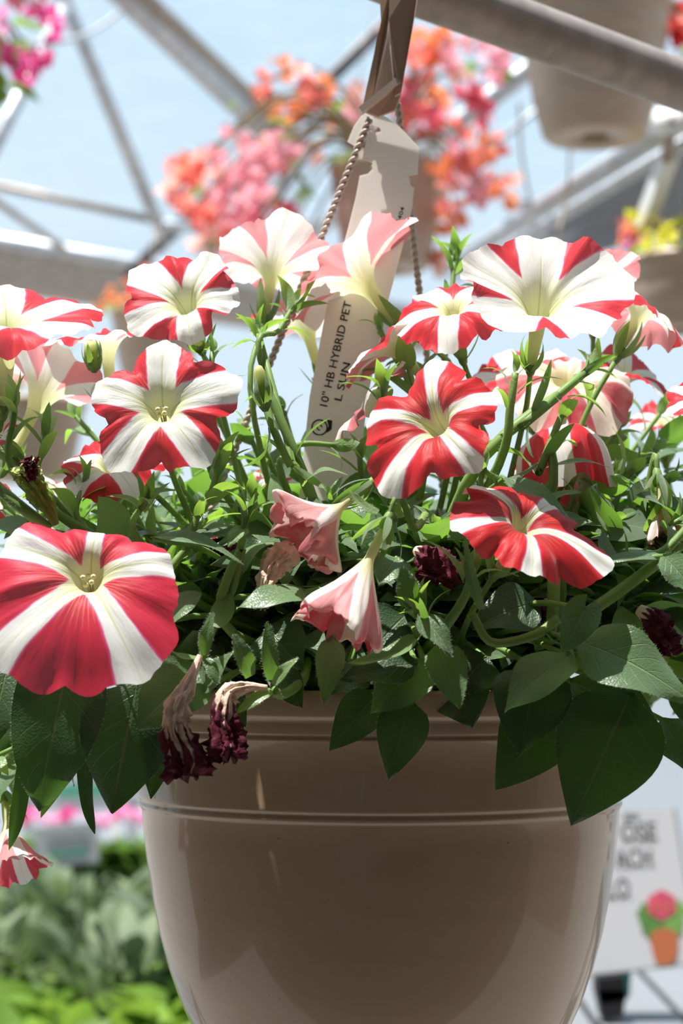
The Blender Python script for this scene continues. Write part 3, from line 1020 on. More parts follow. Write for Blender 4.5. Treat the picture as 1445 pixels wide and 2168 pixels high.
flower((836, 738, 0.955), (-0.66, 0.05, 0.70), 132, 'sideways red and white petunia flower just right of the tag', w=0.24, roll=30, seed=61, prof=(0.12, 0.20, 0.12), ruffle=0.09, L=0.9)
flower((792, 868, 0.945), (-0.70, -0.10, 0.60), 118, 'faded cream petunia flower covering the lower tag', mat='petal_old', w=0.34, roll=70, seed=67, prof=(0.16, 0.22, 0.12), ruffle=0.09, L=1.0)
flower((225, 740, 0.965), (-0.12, -0.1, 0.95), 132, 'sunlit white petunia flower behind the two upper left flowers', w=0.36, roll=40, seed=71, prof=(0.14, 0.24, 0.22), ruffle=0.09)
flower((82, 850, 0.975), (0.35, 0.30, 0.85), 142, 'pink lit petunia flower seen from behind at the left edge', w=0.20, roll=300, seed=73, prof=(0.25, 0.52, 0.62), ruffle=0.09, L=1.2)
flower((235, 990, 0.925), (-0.1, -0.6, 0.75), 112, 'pink petunia flower tucked under the star flower', w=0.20, roll=20, seed=79, prof=(0.1, 0.12, 0.02), ruffle=0.1)
flower((1182, 912, 0.945), (-0.15, 0.05, 0.9), 132, 'drooping petunia flower with pale outside beside the branching stem', w=0.22, roll=10, seed=83, prof=(0.02, -0.30, -0.92), ruffle=0.10, L=0.9, radii=(0.40, 0.72, 0.80))
flower((1352, 668, 0.955), (0.46, 0.12, 0.86), 112, 'side-on petunia flower at the right edge with drooping red rim', w=0.22, roll=200, seed=89, prof=(0.10, 0.10, -0.10), ruffle=0.12, L=0.9)
flower((1262, 604, 1.02), (0.1, 0.2, 0.95), 95, 'red petunia flower peeking out behind the large white one', w=0.16, roll=90, seed=97, prof=(0.18, 0.36, 0.42), ruffle=0.09)
flower((1322, 800, 1.02), (0.35, -0.4, 0.8), 95, 'small red petunia flower low behind the right edge flower', w=0.18, roll=60, seed=101, prof=(0.15, 0.25, 0.2), ruffle=0.1)
flower((1200, 815, 0.985), (0.1, -0.55, 0.8), 150, 'pale pink petunia flower under the large white flower', mat='petal_old', w=0.24, roll=150, seed=103, prof=(0.10, 0.10, -0.15), ruffle=0.12)
flower((1480, 845, 0.90), (-0.3, -0.6, 0.7), 75, 'red petunia flower just cut by the right edge', w=0.18, roll=150, seed=107, ruffle=0.1)
flower((1405, 895, 1.12), (-0.1, -0.4, 0.9), 80, 'blurred red and white petunia flower far back at right', w=0.22, roll=10, seed=109, ruffle=0.1)
flower((-22, 1060, 0.93), (0.5, -0.5, 0.6), 85, 'pink petunia flower just cut by the left edge', w=0.26, roll=10, seed=113, ruffle=0.1)
flower((1, 930, 0.90), (-0.6, -0.3, 0.7), 60, 'white petunia petal edge above the dark bud at left', w=0.40, roll=10, seed=127, ruffle=0.1)
flower((110, 1030, 1.02), (0.2, -0.2, 0.9), 80, 'blurred pink petunia flower behind the dark bud', w=0.22, roll=70, seed=131, ruffle=0.1)
flower((18, 1762, 0.955), (0.20, -0.35, -0.80), 88, 'red and white petunia flower hanging below the leaves at bottom left', w=0.18, roll=20, seed=137, prof=(0.35, 0.8, 1.05), radii=(0.36, 0.62, 0.85), ruffle=0.09, L=1.0, root=(60, 1480, 0.95))
flower((1165, 1010, 0.975), (0.1, -0.75, 0.5), 88, 'shaded dark red petunia flower behind the branching stem', mat='petal_deep', w=0.15, roll=40, seed=139, ruffle=0.1)
flower((575, 1015, 1.03), (0.1, -0.5, 0.8), 42, 'tiny orange red petunia flower deep among the leaves', w=0.10, roll=10, seed=149, ruffle=0.1)
flower((470, 1165, 0.985), (0.2, -0.7, 0.6), 70, 'pink petunia flower hidden behind leaves left of centre', w=0.2, roll=10, seed=151, ruffle=0.1)
flower((690, 1010, 1.03), (-0.2, -0.3, 0.9), 80, 'soft pink petunia flower behind the foot of the tag', mat='petal_old', w=0.3, roll=10, seed=157, ruffle=0.1)
flower((1100, 800, 1.03), (-0.3, -0.5, 0.8), 125, 'red petunia flower behind the tube of the large white flower', w=0.2, roll=200, seed=163, ruffle=0.1)

# wilting flowers
flower((770, 1208, 0.838), (-0.42, -0.18, -0.9), 120, 'wilting striped petunia flower drooping closed in the centre', mat='petal_old', name='wilting_flower', w=0.17, roll=75, seed=201, prof=(0.46, 1.02, 1.12), radii=(0.44, 0.74, 0.72), pleat=0.17, pleatn=5, ruffle=0.13, L=1.0, sepspread=0.9, root=(900, 1090, 0.88), notch=0.26, rs=0.34, conc=-0.05)
flower((704, 1086, 0.862), (-0.74, -0.30, -0.60), 108, 'shrivelled dusky pink petunia flower left of the drooping one', mat='petal_dusk', name='wilting_flower', w=0.20, roll=10, seed=211, prof=(0.36, 0.74, 0.80), radii=(0.50, 0.86, 0.66), pleat=0.2, pleatn=5, ruffle=0.20, L=1.0, root=(860, 1075, 0.90), rs=0.35)
flower((1398, 1068, 0.915), (0.05, -0.3, -0.95), 70, 'withered pink petunia flower at the right edge', mat='petal_dusk', name='wilting_flower', w=0.30, roll=10, seed=223, prof=(0.5, 1.1, 1.2), radii=(0.34, 0.55, 0.5), pleat=0.25, ruffle=0.22, L=0.9, root=(1330, 1130, 0.93))


def dried(cps, radii, label, split=0.55, seed=0, end_flare=1.3, nt=40, name='dried_flower', twist=1.0):
    rr = random.Random(seed)
    n = 40
    pts = spline([P(*c) for c in cps], n)
    fr = frames(pts)
    vs, fs, pat = [], [], []
    so = V((seed * 3.1, 0, 0))
    for i in range(n):
        t = i / (n - 1)
        u = t * (len(radii) - 1); k = min(int(u), len(radii) - 2)
        r = (radii[k] + (radii[k + 1] - radii[k]) * (u - k)) * cps[0][2] / FPX
        for j in range(nt):
            a = 2 * math.pi * j / nt
            pl = math.sin(9 * a + twist * 4 * t + 2.0 * noise.noise(so + V((t * 5, math.cos(a), math.sin(a)))))
            nn = noise.noise(so + V((t * 9, math.cos(a) * 2.5, math.sin(a) * 2.5)))
            n2 = noise.noise(so + V((t * 26, math.cos(a) * 6, math.sin(a) * 6)))
            rad = r * (1 + (0.24 * pl + 0.45 * nn + 0.38 * n2) * ss(0.0, 0.35, t) * (0.7 + 0.8 * t))
            tt, x, y = fr[i]
            jag = ss(0.85, 1, t) * (0.004 * noise.noise(so + V((math.cos(a) * 3, math.sin(a) * 3, 7))))
            vs.append(pts[i] + x * (rad * math.cos(a)) + y * (rad * math.sin(a)) + tt * jag)
            f = ss(split - 0.28, split + 0.22, t) * 0.75 + 0.28 * pl * (0.5 + t) + 0.12
            pat.append((f, t, 0))
    for i in range(n - 1):
        for j in range(nt):
            j2 = (j + 1) % nt
            fs.append((i * nt + j, i * nt + j2, (i + 1) * nt + j2, (i + 1) * nt + j))
    c0 = len(vs)
    vs.append(pts[-1] - fr[-1][0] * 0.006); pat.append((0.9, 1, 0))
    for j in range(nt): fs.append(((n - 1) * nt + j, (n - 1) * nt + (j + 1) % nt, c0))
    me = mk(name, vs, fs, {'pat': pat})
    me.materials.append(M['dried'])
    o = prt(put(name, me))
    o['label'] = label
    return o


dried([(423, 1388, 0.842), (402, 1440, 0.838), (378, 1490, 0.836), (374, 1540, 0.836), (392, 1600, 0.836), (398, 1645, 0.836)], [6, 11, 18, 22, 24, 26, 40, 34], 'long dried cream and burgundy flower hanging over the pot rim, leftmost', 0.72, 1)
dried([(565, 1456, 0.845), (520, 1455, 0.842), (484, 1470, 0.840), (474, 1520, 0.838), (482, 1565, 0.838), (484, 1610, 0.838)], [6, 9, 15, 19, 20, 26, 36, 32], 'bent dried flower with crumpled burgundy end over the pot rim', 0.58, 2)
dried([(615, 1170, 0.872), (588, 1188, 0.868), (565, 1225, 0.862), (552, 1286, 0.858)], [30, 26, 17, 10], 'dried straw brown flower tube resting on a broad leaf', 1.6, 3)
dried([(880, 1165, 0.89), (905, 1180, 0.885), (928, 1205, 0.880), (925, 1235, 0.880)], [10, 26, 36, 28], 'dark crumpled dried flower in the shade right of the drooping one', 0.15, 4)
dried([(1352, 1290, 0.872), (1385, 1315, 0.868), (1400, 1350, 0.866), (1412, 1385, 0.866)], [12, 24, 30, 24], 'dark shrivelled flower above the big right hand leaf', 0.2, 5)
dried([(440, 1150, 0.93), (470, 1165, 0.925), (495, 1190, 0.92), (505, 1210, 0.92)], [10, 22, 30, 24], 'dark dried flower deep in the shade left of centre', 0.1, 6)
dried([(1160, 1272, 0.89), (1155, 1290, 0.888), (1158, 1310, 0.887)], [10, 14, 12], 'small dark dried flower under the low red flower', 0.1, 7)
# half open dark bud at the left edge, on its ribbed green tube
bt = dried([(118, 1112, 0.855), (95, 1060, 0.853), (62, 1012, 0.850), (48, 985, 0.849)], [8, 18, 22, 24], 'ribbed green bud with dark red tip at the left edge', 9, 8, name='bud')
bt.data.materials.clear(); bt.data.materials.append(M['bud'])
dried([(70, 1018, 0.848), (60, 990, 0.846), (68, 972, 0.845)], [12, 16, 9], 'dark red curled petals at the tip of the left bud', 0.0, 9, name='dried_flower')


def bud(p, direc, length, r, label):
    C = P(*p)
    vs, fs = lathe([(0.0002, 0), (r * .7, 0.12 * length), (r, 0.4 * length), (r * 0.95, 0.65 * length), (r * 0.8, 0.85 * length), (r * 0.45, 0.97 * length), (0.0003, length)], 12)
    vs = [V((v.x * (1 + 0.08 * math.sin(5 * math.atan2(v.y, v.x))), v.y * (1 + 0.08 * math.sin(5 * math.atan2(v.y, v.x))), v.z)) for v in vs]
    o = prt(put('bud', mk('bud', vs, fs), None, M['bud']))
    m4 = basis(direc).to_4x4(); m4.translation = C
    o.matrix_basis = m4
    o['label'] = label
    for k in range(5):
        a = 1.256 * k
        rad = V((math.cos(a), math.sin(a), 0))
        tleaf('sepal', rad * 0.001, V((0, 0, 1)) + rad * 0.5, -rad, 0.016, 'sepal', o)
    return o


bud((562, 872, 0.885), (-0.15, -0.1, 1), 0.022, 0.0034, 'plump green bud on the upright stem left of the tag')
bud((200, 790, 0.93), (-0.1, -0.2, 1), 0.016, 0.0045, 'small green bud behind the star flower')

# ------------------------------------------------------------------ hand placed leaves
DN = (0, -1, 0.15)
key_leaf((140, 1425, 0.858), (82, 1718, 0.862), 98, (0, -1, -0.05), 'leaf_shaded', 'heart', 0.06, 0.10, label='broad dark heart-shaped leaf hanging at lower left')
key_leaf((290, 1440, 0.864), (236, 1722, 0.866), 100, (0.15, -1, -0.05), 'leaf_shaded', 'ovate', 0.07, 0.12)
key_leaf((335, 1490, 0.875), (318, 1692, 0.868), 45, (0.5, -1, 0.1), 'leaf_shaded')
key_leaf((20, 1400, 0.87), (-20, 1585, 0.86), 62, DN, 'leaf_shaded')
key_leaf((48, 1610, 0.90), (18, 1802, 0.895), 20, (0.7, -1, 0), 'leaf_shaded', 'narrow')
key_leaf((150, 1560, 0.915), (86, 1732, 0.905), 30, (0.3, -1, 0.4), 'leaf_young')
key_leaf((182, 1580, 0.905), (200, 1766, 0.90), 20, (-0.5, -1, 0), 'leaf_shaded', 'narrow')
key_leaf((-30, 1610, 0.93), (18, 1640, 0.92), 25, (0, -0.6, 0.8), 'leaf_young')
key_leaf((425, 1415, 0.855), (292, 1545, 0.845), 72, (0.1, -0.9, 0.55), 'leaf', 'ovate', 0.10)
key_leaf((432, 1388, 0.845), (451, 1294, 0.842), 15, (-0.3, -1, 0.2), 'leaf', 'narrow', pet=False)
key_leaf((425, 1392, 0.847), (358, 1375, 0.842), 13, (0.0, -0.5, 1), 'leaf_young', 'narrow', -0.12, pet=False)
key_leaf((436, 1395, 0.845), (462, 1448, 0.842), 14, (0.2, -1, 0.1), 'leaf', 'narrow', pet=False)
key_leaf((420, 1470, 0.85), (494, 1378, 0.848), 32, (-0.35, -0.75, 0.6), 'leaf', 'ovate', 0.05)
key_leaf((705, 1345, 0.852), (686, 1492, 0.842), 30, (0.05, -1, 0.2), 'leaf', 'ovate', 0.05)
key_leaf((800, 1465, 0.855), (697, 1590, 0.845), 48, DN, 'leaf_shaded')
key_leaf((868, 1480, 0.850), (822, 1652, 0.842), 54, (0.05, -1, 0.2), 'leaf_shaded', 'ovate', 0.05, label='pointed dark leaf hanging over the middle of the pot')
key_leaf((905, 1400, 0.852), (784, 1512, 0.845), 58, (0, -0.9, 0.45), 'leaf')
key_leaf((890, 1345, 0.842), (734, 1404, 0.838), 26, (-0.1, -0.55, 0.85), 'leaf_young', 'ovate', -0.12, 0.5)
key_leaf((885, 1405, 0.85), (722, 1440, 0.845), 46, (0, -0.8, 0.6), 'leaf_shaded', 'ovate', 0.06)
key_leaf((885, 1300, 0.842), (956, 1392, 0.836), 32, (0.15, -0.75, 0.65), 'leaf', 'ovate', 0.10)
key_leaf((925, 1362, 0.846), (972, 1502, 0.838), 44, (0.1, -0.9, 0.4), 'leaf', 'ovate', 0.08)
key_leaf((1210, 1385, 0.852), (1068, 1510, 0.838), 62, (-0.1, -0.62, 0.8), 'leaf', 'ovate', 0.08, 0.15, label='leaf with a bright patch of sun above the pot rim')
key_leaf((1135, 1410, 0.86), (1100, 1598, 0.848), 82, DN, 'leaf_shaded', 'ovate', 0.06)
key_leaf((1175, 1490, 0.868), (1050, 1672, 0.855), 78, (0, -1, 0.1), 'leaf_shaded', 'ovate', 0.06)
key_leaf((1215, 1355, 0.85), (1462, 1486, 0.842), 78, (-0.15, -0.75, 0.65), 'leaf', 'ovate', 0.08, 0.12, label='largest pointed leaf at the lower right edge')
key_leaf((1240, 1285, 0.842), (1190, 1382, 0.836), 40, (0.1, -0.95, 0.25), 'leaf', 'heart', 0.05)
key_leaf((1205, 1440, 0.865), (1402, 1548, 0.858), 62, (-0.2, -0.9, 0.3), 'leaf_shaded')
key_leaf((1335, 1465, 0.858), (1208, 1748, 0.852), 112, (-0.1, -1, 0.0), 'leaf_shaded', 'ovate', 0.08, 0.1, label='broadest dark leaf hanging off the right side of the pot')
key_leaf((1400, 1520, 0.878), (1462, 1640, 0.872), 46, (0.2, -1, 0.1), 'leaf_shaded')
key_leaf((1170, 1520, 0.90), (1132, 1632, 0.89), 22, DN, 'leaf_shaded')
key_leaf((1440, 1440, 0.89), (1470, 1560, 0.885), 36, DN, 'leaf_shaded')
key_leaf((650, 1252, 0.858), (500, 1288, 0.845), 40, (0.0, -0.62, 0.8), 'leaf', 'ovate', 0.06, 0.08)
key_leaf((330, 1320, 0.862), (428, 1258, 0.855), 46, (-0.1, -0.75, 0.6), 'leaf', 'heart', 0.05)
key_leaf((318, 1138, 0.862), (516, 1196, 0.852), 22, (0.05, -0.55, 0.85), 'leaf', 'ovate', 0.12, 0.3)
key_leaf((530, 1432, 0.848), (492, 1342, 0.842), 20, (0.3, -1, 0.3), 'leaf', 'narrow', pet=False)
key_leaf((575, 1440, 0.846), (566, 1314, 0.842), 17, (0, -1, 0.3), 'leaf', 'narrow', pet=False)
key_leaf((578, 1450, 0.844), (632, 1392, 0.842), 14, (-0.4, -0.8, 0.5), 'leaf_young', 'narrow', pet=False)
key_leaf((575, 1462, 0.846), (498, 1512, 0.84), 14, (0, -0.9, 0.6), 'leaf_young', 'narrow', pet=False)
key_leaf((1410, 1178, 0.855), (1246, 1196, 0.85), 18, (0, -0.6, 0.8), 'leaf', 'ovate', 0.05, 0.2)
key_leaf((1400, 1175, 0.85), (1470, 1260, 0.845), 40, (0.1, -0.8, 0.55), 'leaf')
key_leaf((1140, 1275, 0.88), (1000, 1330, 0.87), 58, (0, -0.85, 0.5), 'leaf_shaded')
key_leaf((590, 1420, 0.868), (640, 1500, 0.86), 34, DN, 'leaf_shaded')
key_leaf((470, 1440, 0.872), (520, 1540, 0.872), 30, DN, 'leaf_shaded')
key_leaf((960, 1440, 0.878), (1000, 1540, 0.872), 62, DN, 'leaf_shaded')
key_leaf((740, 1400, 0.872), (700, 1470, 0.862), 60, DN, 'leaf_shaded')
key_leaf((560, 1330, 0.885), (640, 1420, 0.872), 60, (0, -0.9, 0.4), 'leaf_shaded')
key_leaf((860, 1300, 0.885), (780, 1390, 0.872), 62, (0, -0.9, 0.4), 'leaf_shaded')
key_leaf((1030, 1390, 0.88), (960, 1470, 0.872), 60, (0, -0.9, 0.4), 'leaf_shaded')
key_leaf((840, 1180, 0.878), (800, 1240, 0.865), 44, (0.2, -0.7, 0.7), 'leaf')
key_leaf((868, 1290, 0.846), (850, 1196, 0.842), 26, (0.1, -0.9, 0.5), 'leaf', 'ovate', pet=False)
key_leaf((520, 1115, 0.862), (482, 1158, 0.855), 20, (0, -0.6, 0.8), 'leaf_young', 'ovate', pet=False)
key_leaf((1060, 1010, 0.885), (1220, 1120, 0.872), 30, (0, -0.6, 0.8), 'leaf')
key_leaf((1130, 1110, 0.90), (1240, 1100, 0.89), 26, (0, -0.6, 0.8), 'leaf')
key_leaf((505, 1180, 0.885), (565, 1150, 0.88), 28, (0, -0.8, 0.6), 'leaf_shaded')
key_leaf((470, 1270, 0.87), (540, 1180, 0.872), 28, (0, -0.8, 0.6), 'leaf_shaded')
# arching narrow leaves near the middle
key_leaf((1020, 1290, 0.845), (985, 1140, 0.842), 13, (-0.5, -0.8, 0.4), 'leaf', 'narrow', 0.10, pet=False)
key_leaf((640, 1030, 0.89), (735, 1005, 0.88), 18, (0, -0.4, 0.9), 'leaf_young', 'ovate', 0.2, pet=False)
key_leaf((1140, 1000, 0.90), (1290, 990, 0.89), 17, (0, -0.35, 0.95), 'leaf', 'narrow', 0.12, pet=False)
key_leaf((1150, 1075, 0.885), (1232, 1042, 0.88), 16, (0.2, -0.5, 0.8), 'leaf', 'narrow', 0.15, pet=False)
key_leaf((800, 1085, 0.855), (738, 1038, 0.852), 12, (0.4, -0.7, 0.5), 'leaf_young', 'narrow', -0.10, pet=False)

# ------------------------------------------------------------------ shoots with leaves
core = V((POT.x, POT.y, Z0 - 0.02))


def shoot(tip, start=None, cps=(), r=0.0022, nl=5, ll=0.024, kind='young', tipn=6, tipl=0.015, t0=0.35, hairs=160, spread=0.75):
    T = P(*tip)
    if start is None:
        S = V((POT.x + (T.x - POT.x) * 0.35, POT.y + (T.y - POT.y) * 0.25, Z0 - 0.02))
    else:
        S = P(*start)
        deep = S.lerp(core, 0.55); deep.z = min(deep.z, S.z - 0.02)
        cps = (start,) + tuple(cps)
        S = deep
        t0 = t0 * 0.5 + 0.45; nl = nl
    pts = [S] + [P(*c) for c in cps] + [T]
    if len(pts) == 2:
        mid = S.lerp(T, 0.55) + V((0, 0, 0.012)) + (T - core) * 0.06
        pts = [S, mid, T]
    stem(pts, r, r * 0.62, 16, 7, hairs)
    sp = spline(pts, 24)
    fr = frames(sp)
    a0 = R.random() * 6
    for k in range(nl):
        t = t0 + (0.95 - t0) * (k + 0.5) / nl
        i = int(t * 23)
        tt, x, y = fr[i]
        a = a0 + k * 2.4
        rad = x * math.cos(a) + y * math.sin(a)
        d = rad * spread + tt * 0.7
        tleaf(kind, sp[i] + rad * r, d, tt * 0.9 - rad * 0.3 + V((0, 0, 0.5)), ll * R.uniform(0.75, 1.25))
    tt, x, y = fr[-1]
    for k in range(tipn):
        a = a0 + k * 2.4
        rad = x * math.cos(a) + y * math.sin(a)
        s = 0.18 + 0.75 * k / max(tipn - 1, 1)
        tleaf('narrow' if k % 2 else 'young', sp[-1] - tt * 0.002 * k + rad * 0.0008, rad * s + tt, -rad + tt * 0.2, tipl * (0.7 + 0.5 * k / tipn))


# seen clearly in front
shoot((312, 1050, 0.866), (300, 1150, 0.885), nl=0, tipn=7, tipl=0.017)
shoot((526, 1062, 0.860), (470, 1320, 0.872), ((512, 1160, 0.862), (490, 1260, 0.866)), r=0.0026, nl=2, tipn=7, tipl=0.020)
shoot((470, 968, 0.905), (380, 1220, 0.895), ((440, 1060, 0.90),), r=0.0022, nl=3, tipn=6, tipl=0.020, ll=0.020)
shoot((420, 1085, 0.885), (372, 1245, 0.885), ((400, 1150, 0.885),), r=0.0024, nl=1, tipn=4)
shoot((545, 700, 0.93), (655, 1035, 0.90), ((552, 800, 0.905), (575, 900, 0.89), (620, 985, 0.893)), r=0.0026, nl=6, ll=0.023, kind='narrow', tipn=6, tipl=0.018)
shoot((625, 640, 0.95), (550, 760, 0.92), ((590, 700, 0.935),), r=0.0018, nl=2, ll=0.02, kind='narrow', tipn=6, tipl=0.019)
shoot((892, 1280, 0.846), (935, 1400, 0.86), ((905, 1330, 0.846),), r=0.0024, nl=0, tipn=8, tipl=0.019)
shoot((962, 545, 1.03), (940, 760, 1.01), nl=2, ll=0.02, kind='narrow', tipn=7, tipl=0.022)
shoot((1250, 778, 0.925), (1010, 985, 0.905), ((1180, 838, 0.915), (1100, 905, 0.905)), r=0.0033, nl=4, ll=0.021, kind='narrow', tipn=7, tipl=0.020, t0=0.5)
shoot((1090, 790, 0.89), (1055, 985, 0.90), ((1080, 860, 0.89),), r=0.0027, nl=3, kind='narrow', ll=0.02, tipn=2)
shoot((1192, 870, 0.90), (1150, 1080, 0.90), ((1165, 950, 0.895), (1140, 1000, 0.895)), r=0.0027, nl=4, ll=0.028, kind='narrow', tipn=3, t0=0.4)
shoot((1160, 1060, 0.895), (1180, 1300, 0.90), nl=2, kind='narrow', tipn=2)
shoot((715, 943, 0.93), (600, 1020, 0.91), ((602, 965, 0.915), (640, 940, 0.925)), r=0.002, nl=0, tipn=4, tipl=0.018)
shoot((1000, 1200, 0.846), (940, 1330, 0.86), ((985, 1260, 0.848),), r=0.0028, nl=1, tipn=5, tipl=0.018)
shoot((30, 850, 0.875), (60, 1040, 0.89), nl=3, kind='narrow', tipn=4, tipl=0.02)
shoot((95, 920, 0.90), (110, 1080, 0.90), nl=2, kind='narrow', tipn=4, tipl=0.022)
shoot((500, 1100, 0.93), None, nl=4)
shoot((450, 745, 0.93), (440, 980, 0.93), nl=4, kind='narrow', ll=0.022, tipn=4)
shoot((300, 1020, 0.93), None, nl=4)
shoot((180, 1010, 0.915), (190, 1130, 0.91), nl=3, ll=0.022, tipn=5)
shoot((800, 690, 0.98), (890, 900, 0.96), nl=4, ll=0.022, kind='narrow', tipn=4)
shoot((860, 760, 0.95), (900, 960, 0.93), nl=3, kind='narrow', tipn=5, tipl=0.02)
shoot((810, 820, 0.92), (830, 980, 0.92), nl=3, kind='narrow', tipn=5, tipl=0.02)
# right hand thicket
for (x, y, Y) in ((1310, 905, 1.0), (1390, 945, 1.02), (1345, 985, 0.97), (1290, 1005, 0.95), (1420, 1010, 0.95), (1430, 905, 1.05), (1370, 1060, 0.93), (1300, 1100, 0.92), (1440, 1100, 0.90), (1230, 1080, 0.93), (1270, 880, 1.03), (1400, 870, 1.08), (1330, 1190, 0.90)):
    shoot((x, y, Y), None, nl=5, ll=0.026, kind=R.choice(('young', 'narrow', 'broad')), tipn=4, hairs=60)
# left and middle thicket
for (x, y, Y) in ((30, 1090, 0.92), (110, 1150, 0.93), (250, 1090, 0.93), (380, 1030, 0.96), (600, 1100, 0.93), (560, 950, 0.97), (700, 1060, 0.93), (760, 960, 0.95), (830, 1050, 0.93), (980, 1060, 0.93), (920, 1110, 0.92), (740, 1150, 0.93), (600, 870, 1.0), (520, 900, 1.0), (450, 860, 1.0), (160, 880, 1.02), (880, 840, 1.0), (1000, 880, 0.98), (1060, 1230, 0.92), (700, 940, 1.0), (10, 990, 0.97), (420, 1190, 0.92), (860, 960, 0.96)):
    shoot((x, y, Y), None, nl=4, ll=0.024, kind=R.choice(('young', 'young', 'narrow', 'broad')), tipn=3, hairs=60)
# thick right stem and others seen in the gaps
stem([P(1445, 1150, 0.865), P(1340, 1230, 0.868), P(1255, 1290, 0.872), P(1160, 1350, 0.885)], 0.0026, 0.003, 14, 8, 260)
stem([P(1330, 1175, 0.862), P(1400, 1170, 0.862), P(1470, 1100, 0.865)], 0.0022, 0.002, 12, 8, 200)
stem([P(1180, 1310, 0.87), P(1130, 1345, 0.866), P(1040, 1360, 0.864), P(1000, 1300, 0.862)], 0.0024, 0.0018, 14, 8, 260)
stem([P(1172, 1215, 0.87), P(1170, 1300, 0.875), P(1165, 1340, 0.88)], 0.0030, 0.003, 8, 8, 100)
stem([P(578, 1462, 0.846), P(600, 1470, 0.852), P(640, 1440, 0.868), P(650, 1400, 0.89)], 0.0022, 0.0024, 12, 8, 120)
stem([P(430, 1392, 0.847), P(450, 1330, 0.86), P(480, 1290, 0.875)], 0.002, 0.0024, 10, 8, 120)
stem([P(105, 1120, 0.856), P(40, 1070, 0.855), P(-20, 1020, 0.86)], 0.0026, 0.0028, 12, 8, 200)

# filling leaves, broad and shaded, in the mound over the rim
n_front = 0
while NLEAF[0] < 620 and n_front < 150:
    n_front += 1
    px = R.uniform(-60, 1500); py = R.uniform(1120, 1450)
    Y = R.uniform(0.875, 0.93) + max(0, 0.04 - abs(px - 800) * 0.00003)
    B = P(px, py, Y)
    out = V((B.x - POT.x, B.y - POT.y, 0)).normalized()
    inside = V((B.x - POT.x, B.y - POT.y, 0)).length < 0.15
    d = out * 0.6 + V((R.uniform(-0.9, 0.9), R.uniform(-0.5, 0.2), R.uniform(-0.05 if inside else -0.6, 0.45)))
    tleaf('broad', B, d, out * 0.7 + V((R.uniform(-.3, .3), -0.2, 0.9)), R.uniform(0.030, 0.052))
# dense inner foliage nobody could count
TV = [leaf_vf(1, 0.26, 0.1, 0.25, 0.1, 6, 1, 'ovate', 0, s, 0.15) for s in range(3)]
vs, fs, lv = [], [], []
for _ in range(1700):
    a = R.uniform(0, 6.283); rr_ = 0.185 * math.sqrt(R.random())
    B = V((POT.x + rr_ * math.cos(a) * 1.12, POT.y + 0.035 + rr_ * math.sin(a) * 0.72, Z0 + R.uniform(-0.035, 0.055) - 0.25 * max(0, rr_ - 0.11)))
    if (B - V((POT.x, POT.y, B.z))).length < 0.16: B.z = Z0 + R.uniform(0.0, 0.062)
    if B.y > 1.03: B.z += R.uniform(0.0, 0.05)
    out = V((math.cos(a), math.sin(a), 0))
    d = out * 0.5 + V((R.uniform(-1, 1), R.uniform(-1, 1), R.uniform(-0.4, 0.7)))
    ln = R.uniform(0.022, 0.045)
    m4 = leaf_frame(B, B + d.normalized() * ln, out * 0.5 + V((R.uniform(-.4, .4), R.uniform(-.4, .4), 1))) @ Matrix.Diagonal((ln, ln, ln, 1))
    v_, f_, l_, _m = TV[R.randrange(3)]
    b = len(vs)
    vs += [m4 @ v for v in v_]; fs += [tuple(i + b for i in f) for f in f_]; lv += l_
me = mk('inner_foliage', vs, fs, {'lv': lv})
o = prt(put('inner_foliage', me, None, M['leaf']))
o['kind'] = 'stuff'

# the 300 leaves that show largest stay single parts, the smaller ones become one mass
lf = [c for c in plant.children if c.name.split('.')[0] == 'leaf']


def shown(c):
    m = c.matrix_basis
    vs_ = [m @ v.co for v in c.data.vertices]
    xs = [v.x / v.y for v in vs_]; zs = [(v.z - CAMZ) / v.y for v in vs_]
    d = min(v.y for v in vs_)
    cx = (sum(xs) / len(xs)) * FPX + W / 2
    if cx < -60 or cx > W + 60: return 0.0
    return (max(xs) - min(xs)) * (max(zs) - min(zs)) * (1.0 if d < 0.90 else (0.6 if d < 0.94 else 0.35))


lf.sort(key=shown, reverse=True)
vs, fs, lv, mi = [], [], [], []
mats = [M['leaf'], M['leaf_young'], M['leaf_shaded'], M['hair']]
for c in lf[300:]:
    b = len(vs); me = c.data; m = c.matrix_basis.copy()
    vs += [m @ v.co for v in me.vertices]
    lv += [tuple(d.vector) for d in me.attributes['lv'].data]
    for p in me.polygons:
        fs.append(tuple(i + b for i in p.vertices))
        mi.append(mats.index(me.materials[p.material_index]))
    bpy.data.objects.remove(c)
me = mk('small_leaves', vs, fs, {'lv': lv}, True, mi)
for m in mats: me.materials.append(m)
o = prt(put('small_leaves', me))
o['kind'] = 'stuff'

# ------------------------------------------------------------------ hanging baskets behind


def bract_cluster(seed, petals=9, size=1.0):
    rr = random.Random(seed)
    vs, fs = [], []
    for k in range(petals):
        d = V((rr.gauss(0, 1), rr.gauss(0, 1), rr.gauss(0, 1))).normalized()
        b0 = d * 0.12 * size
        ln = size * rr.uniform(0.40, 0.62)
        up = V((rr.gauss(0, 1), rr.gauss(0, 1), rr.gauss(0, 1)))
        m4 = leaf_frame(b0, b0 + d * ln, up) @ Matrix.Diagonal((ln, ln, ln, 1))
        v_, f_, _l, _m = leaf_vf(1, 0.42, 0.14, 0.3, 0.1, 5, 1, 'ovate', 0, k)
        b = len(vs)
        vs += [m4 @ v for v in v_]; fs += [tuple(i + b for i in f) for f in f_]
    return mk('bract_cluster', vs, fs)


BR = {}


def bract(colour, k):
    key = (colour, k % 3)
    if key not in BR:
        me = bract_cluster(k % 3 + 5)
        me.materials.append(M['b_' + colour])
        BR[key] = me
    return BR[key]


